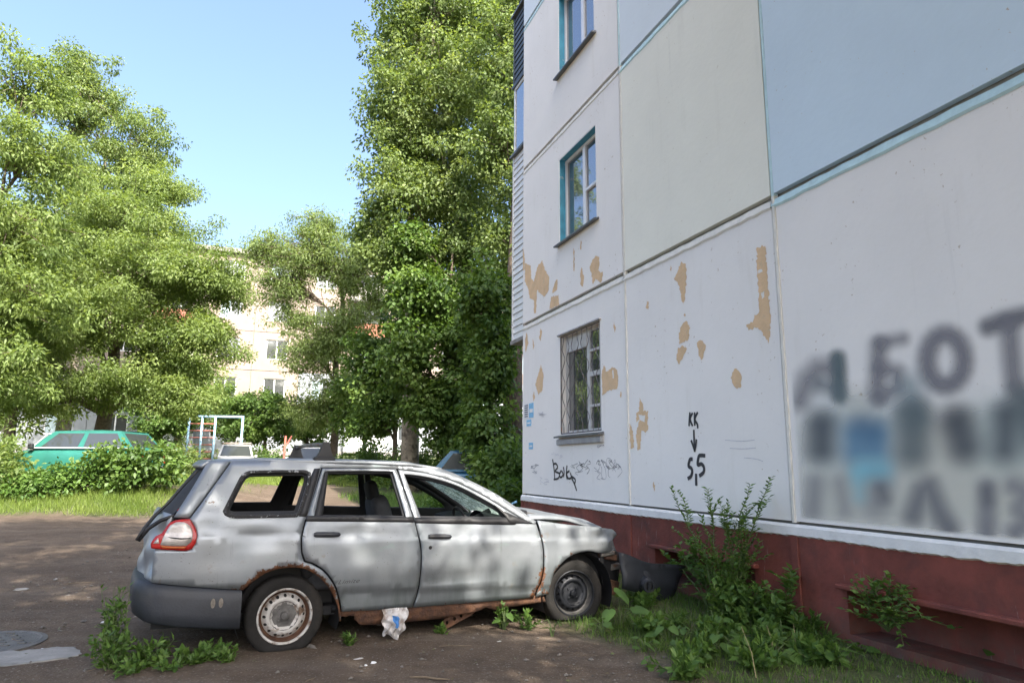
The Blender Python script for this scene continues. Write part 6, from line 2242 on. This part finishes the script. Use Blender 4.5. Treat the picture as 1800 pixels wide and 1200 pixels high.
# pebbles: too many to count
def pebbles():
    rgn = np.random.default_rng(21)
    vs, fs = [], []
    ico = [(-1, 0, 0), (1, 0, 0), (0, -1, 0), (0, 1, 0), (0, 0, -.5), (0, 0, .6)]
    fi = [(0, 2, 5), (2, 1, 5), (1, 3, 5), (3, 0, 5), (2, 0, 4), (1, 2, 4), (3, 1, 4), (0, 3, 4)]
    k = 0
    while k < 3400:
        x, y = rgn.uniform(-6, 2.6), rgn.uniform(4.2, 14)
        if lush(x, y) > .5 and rgn.random() < .8: continue
        s = .004 + .020 * rgn.random() ** 5
        sc = s * rgn.uniform(.6, 1.4, 3)
        a = rgn.uniform(0, 6.28)
        z = g1(x, y) + .002
        b_ = len(vs)
        for (px, py, pz) in ico:
            px, py, pz = px * sc[0], py * sc[1], pz * sc[2]
            vs.append((x + px * math.cos(a) - py * math.sin(a), y + px * math.sin(a) + py * math.cos(a), z + pz + .003))
        fs += [tuple(i + b_ for i in t) for t in fi]
        k += 1
    o = mesh_obj('gravel', vs, fs, MT['stone'])
    tag(o, 'small stones and grit scattered over the dirt yard', 'gravel', kind='stuff')


pebbles()
rl = np.random.default_rng(77)
pl = np.column_stack([rl.uniform(-6, 3, 700), rl.uniform(4.3, 13, 700)])
Al = rl.normal(size=(700, 3)); Al[:, 2] *= .15
Nl = rl.normal(0, .35, (700, 3)); Nl[:, 2] += 1
ml_ = leaf_mesh('fallen_leaves', np.column_stack([pl, gz(pl[:, 0], pl[:, 1]) + .008]), Al, Nl, .035 * rl.uniform(.5, 1.4, 700), .02 * rl.uniform(.6, 1.3, 700), rl.random(700), leaf_mat('fallen_leaf', (.06, .042, .024), (.10, .075, .04), (.10, .12, .04), .1))
tag(link(bpy.data.objects.new('fallen_leaves', ml_)), 'fallen leaves and bits scattered over the dirt', 'leaves', kind='stuff')


def lump(name, label, cat, px, py, size, mat, seed, flat=.6):
    r = ray(px, py)
    s = -CAM_H / r.z
    rgn = random.Random(seed)
    x, y = r.x * s, r.y * s
    bm = bmesh.new()
    bmesh.ops.create_icosphere(bm, subdivisions=2, radius=1)
    for v in bm.verts:
        k = 1 + rgn.uniform(-.28, .28)
        v.co = Vector((v.co.x * size[0] * k, v.co.y * size[1] * k, max(-.2, v.co.z) * size[2] * k))
    me = bpy.data.meshes.new(name)
    bm.to_mesh(me)
    bm.free()
    me.materials.append(MT[mat])
    o = link(bpy.data.objects.new(name, me))
    o.location = (x, y, g1(x, y))
    o.rotation_euler = (0, 0, rgn.uniform(0, 6))
    tag(o, label, cat)


lump('paper_scrap', 'larger white paper scrap on the dirt in front of the bag', 'litter', 656, 1165, (.022, .016, .012), 'paper', 1)
lump('paper_scrap', 'smaller white scrap beside the larger paper scrap before the bag', 'litter', 643, 1169, (.014, .010, .007), 'paper', 2)
lump('paper_scrap', 'grey flattened wrapper on the dirt behind the paper scraps', 'litter', 630, 1157, (.035, .014, .005), 'bag', 3)
lump('pale_stone', 'pale flat stone lying alone behind the wreck', 'stone', 38, 1037, (.075, .04, .02), 'concrete', 4)
lump('pale_stone', 'small pale stone between the flat stone and the wreck', 'stone', 97, 1022, (.03, .02, .015), 'concrete', 5)
lump('paper_scrap', 'white scrap beside the bright weed behind the bumper', 'litter', 182, 1093, (.03, .018, .008), 'paper', 6)
lump('paper_scrap', 'white scrap between the manhole cover and the concrete strip', 'litter', 73, 1141, (.035, .02, .008), 'paper', 7)
lump('brick_shard', 'reddish brick shard in front of the rear bumper weeds', 'brick', 162, 1158, (.03, .018, .014), 'brick', 8)
lump('brick_shard', 'small red brick chip on the dirt before the rear tyre', 'brick', 390, 1179, (.014, .010, .008), 'brick', 9)
lump('soil_clod', 'crumbly clod of soil pressed against the flat rear tyre', 'soil', 545, 1137, (.09, .025, .02), 'stone', 10)
lump('brick_shard', 'rusty flake of sill lying between the rear tyre and the bag', 'rust flake', 615, 1128, (.06, .04, .008), 'rust', 11)
lump('pale_stone', 'yellowish flat pebble on the dirt in front of the front door', 'stone', 877, 1127, (.022, .014, .006), 'mastic', 12)
for i, (px, py, l, a, lab) in enumerate(((755, 1193, .14, -.2, 'dark bark-covered stick on the dirt below the wreck'), (800, 1136, .13, .1, 'thin straight twig on the dirt in front of the hanging bracket'), (545, 1196, .06, 1.2, 'short dark stick at the front of the dirt yard'),
                                         (140, 1028, .2, .5, 'thin twig on the dirt behind the wreck'), (180, 1175, .10, .9, 'bent twig by the brick shard'))):
    r = ray(px, py)
    s = -CAM_H / r.z
    x, y = r.x * s, r.y * s
    o = MB().tube([(-l, 0, 0), (-.2 * l, .06 * l, .004), (.4 * l, -.04 * l, .002), (l, .05 * l, 0)], [.004, .008, .007, .003] if i == 0 else [.002, .004, .0035, .0015], 6).obj('stick', MT['twig'])
    o.location = (x, y, g1(x, y) + .006)
    o.rotation_euler = (0, 0, a)
    tag(o, lab, 'stick')
# pale blue hose end by the painted corner
p = at(912, 12.6)
o = MB().tube([(-.12, -.1, .02), (-.05, 0, .5), (.02, .02, .62), (.10, .02, .66)], .02, 8).obj('blue_hose', MT['blue_paper'], None, True)
o.location = (p.x - .12, 12.25, g1(p.x, 12.25))
tag(o, 'short end of light blue hose beside the painted corner', 'hose')
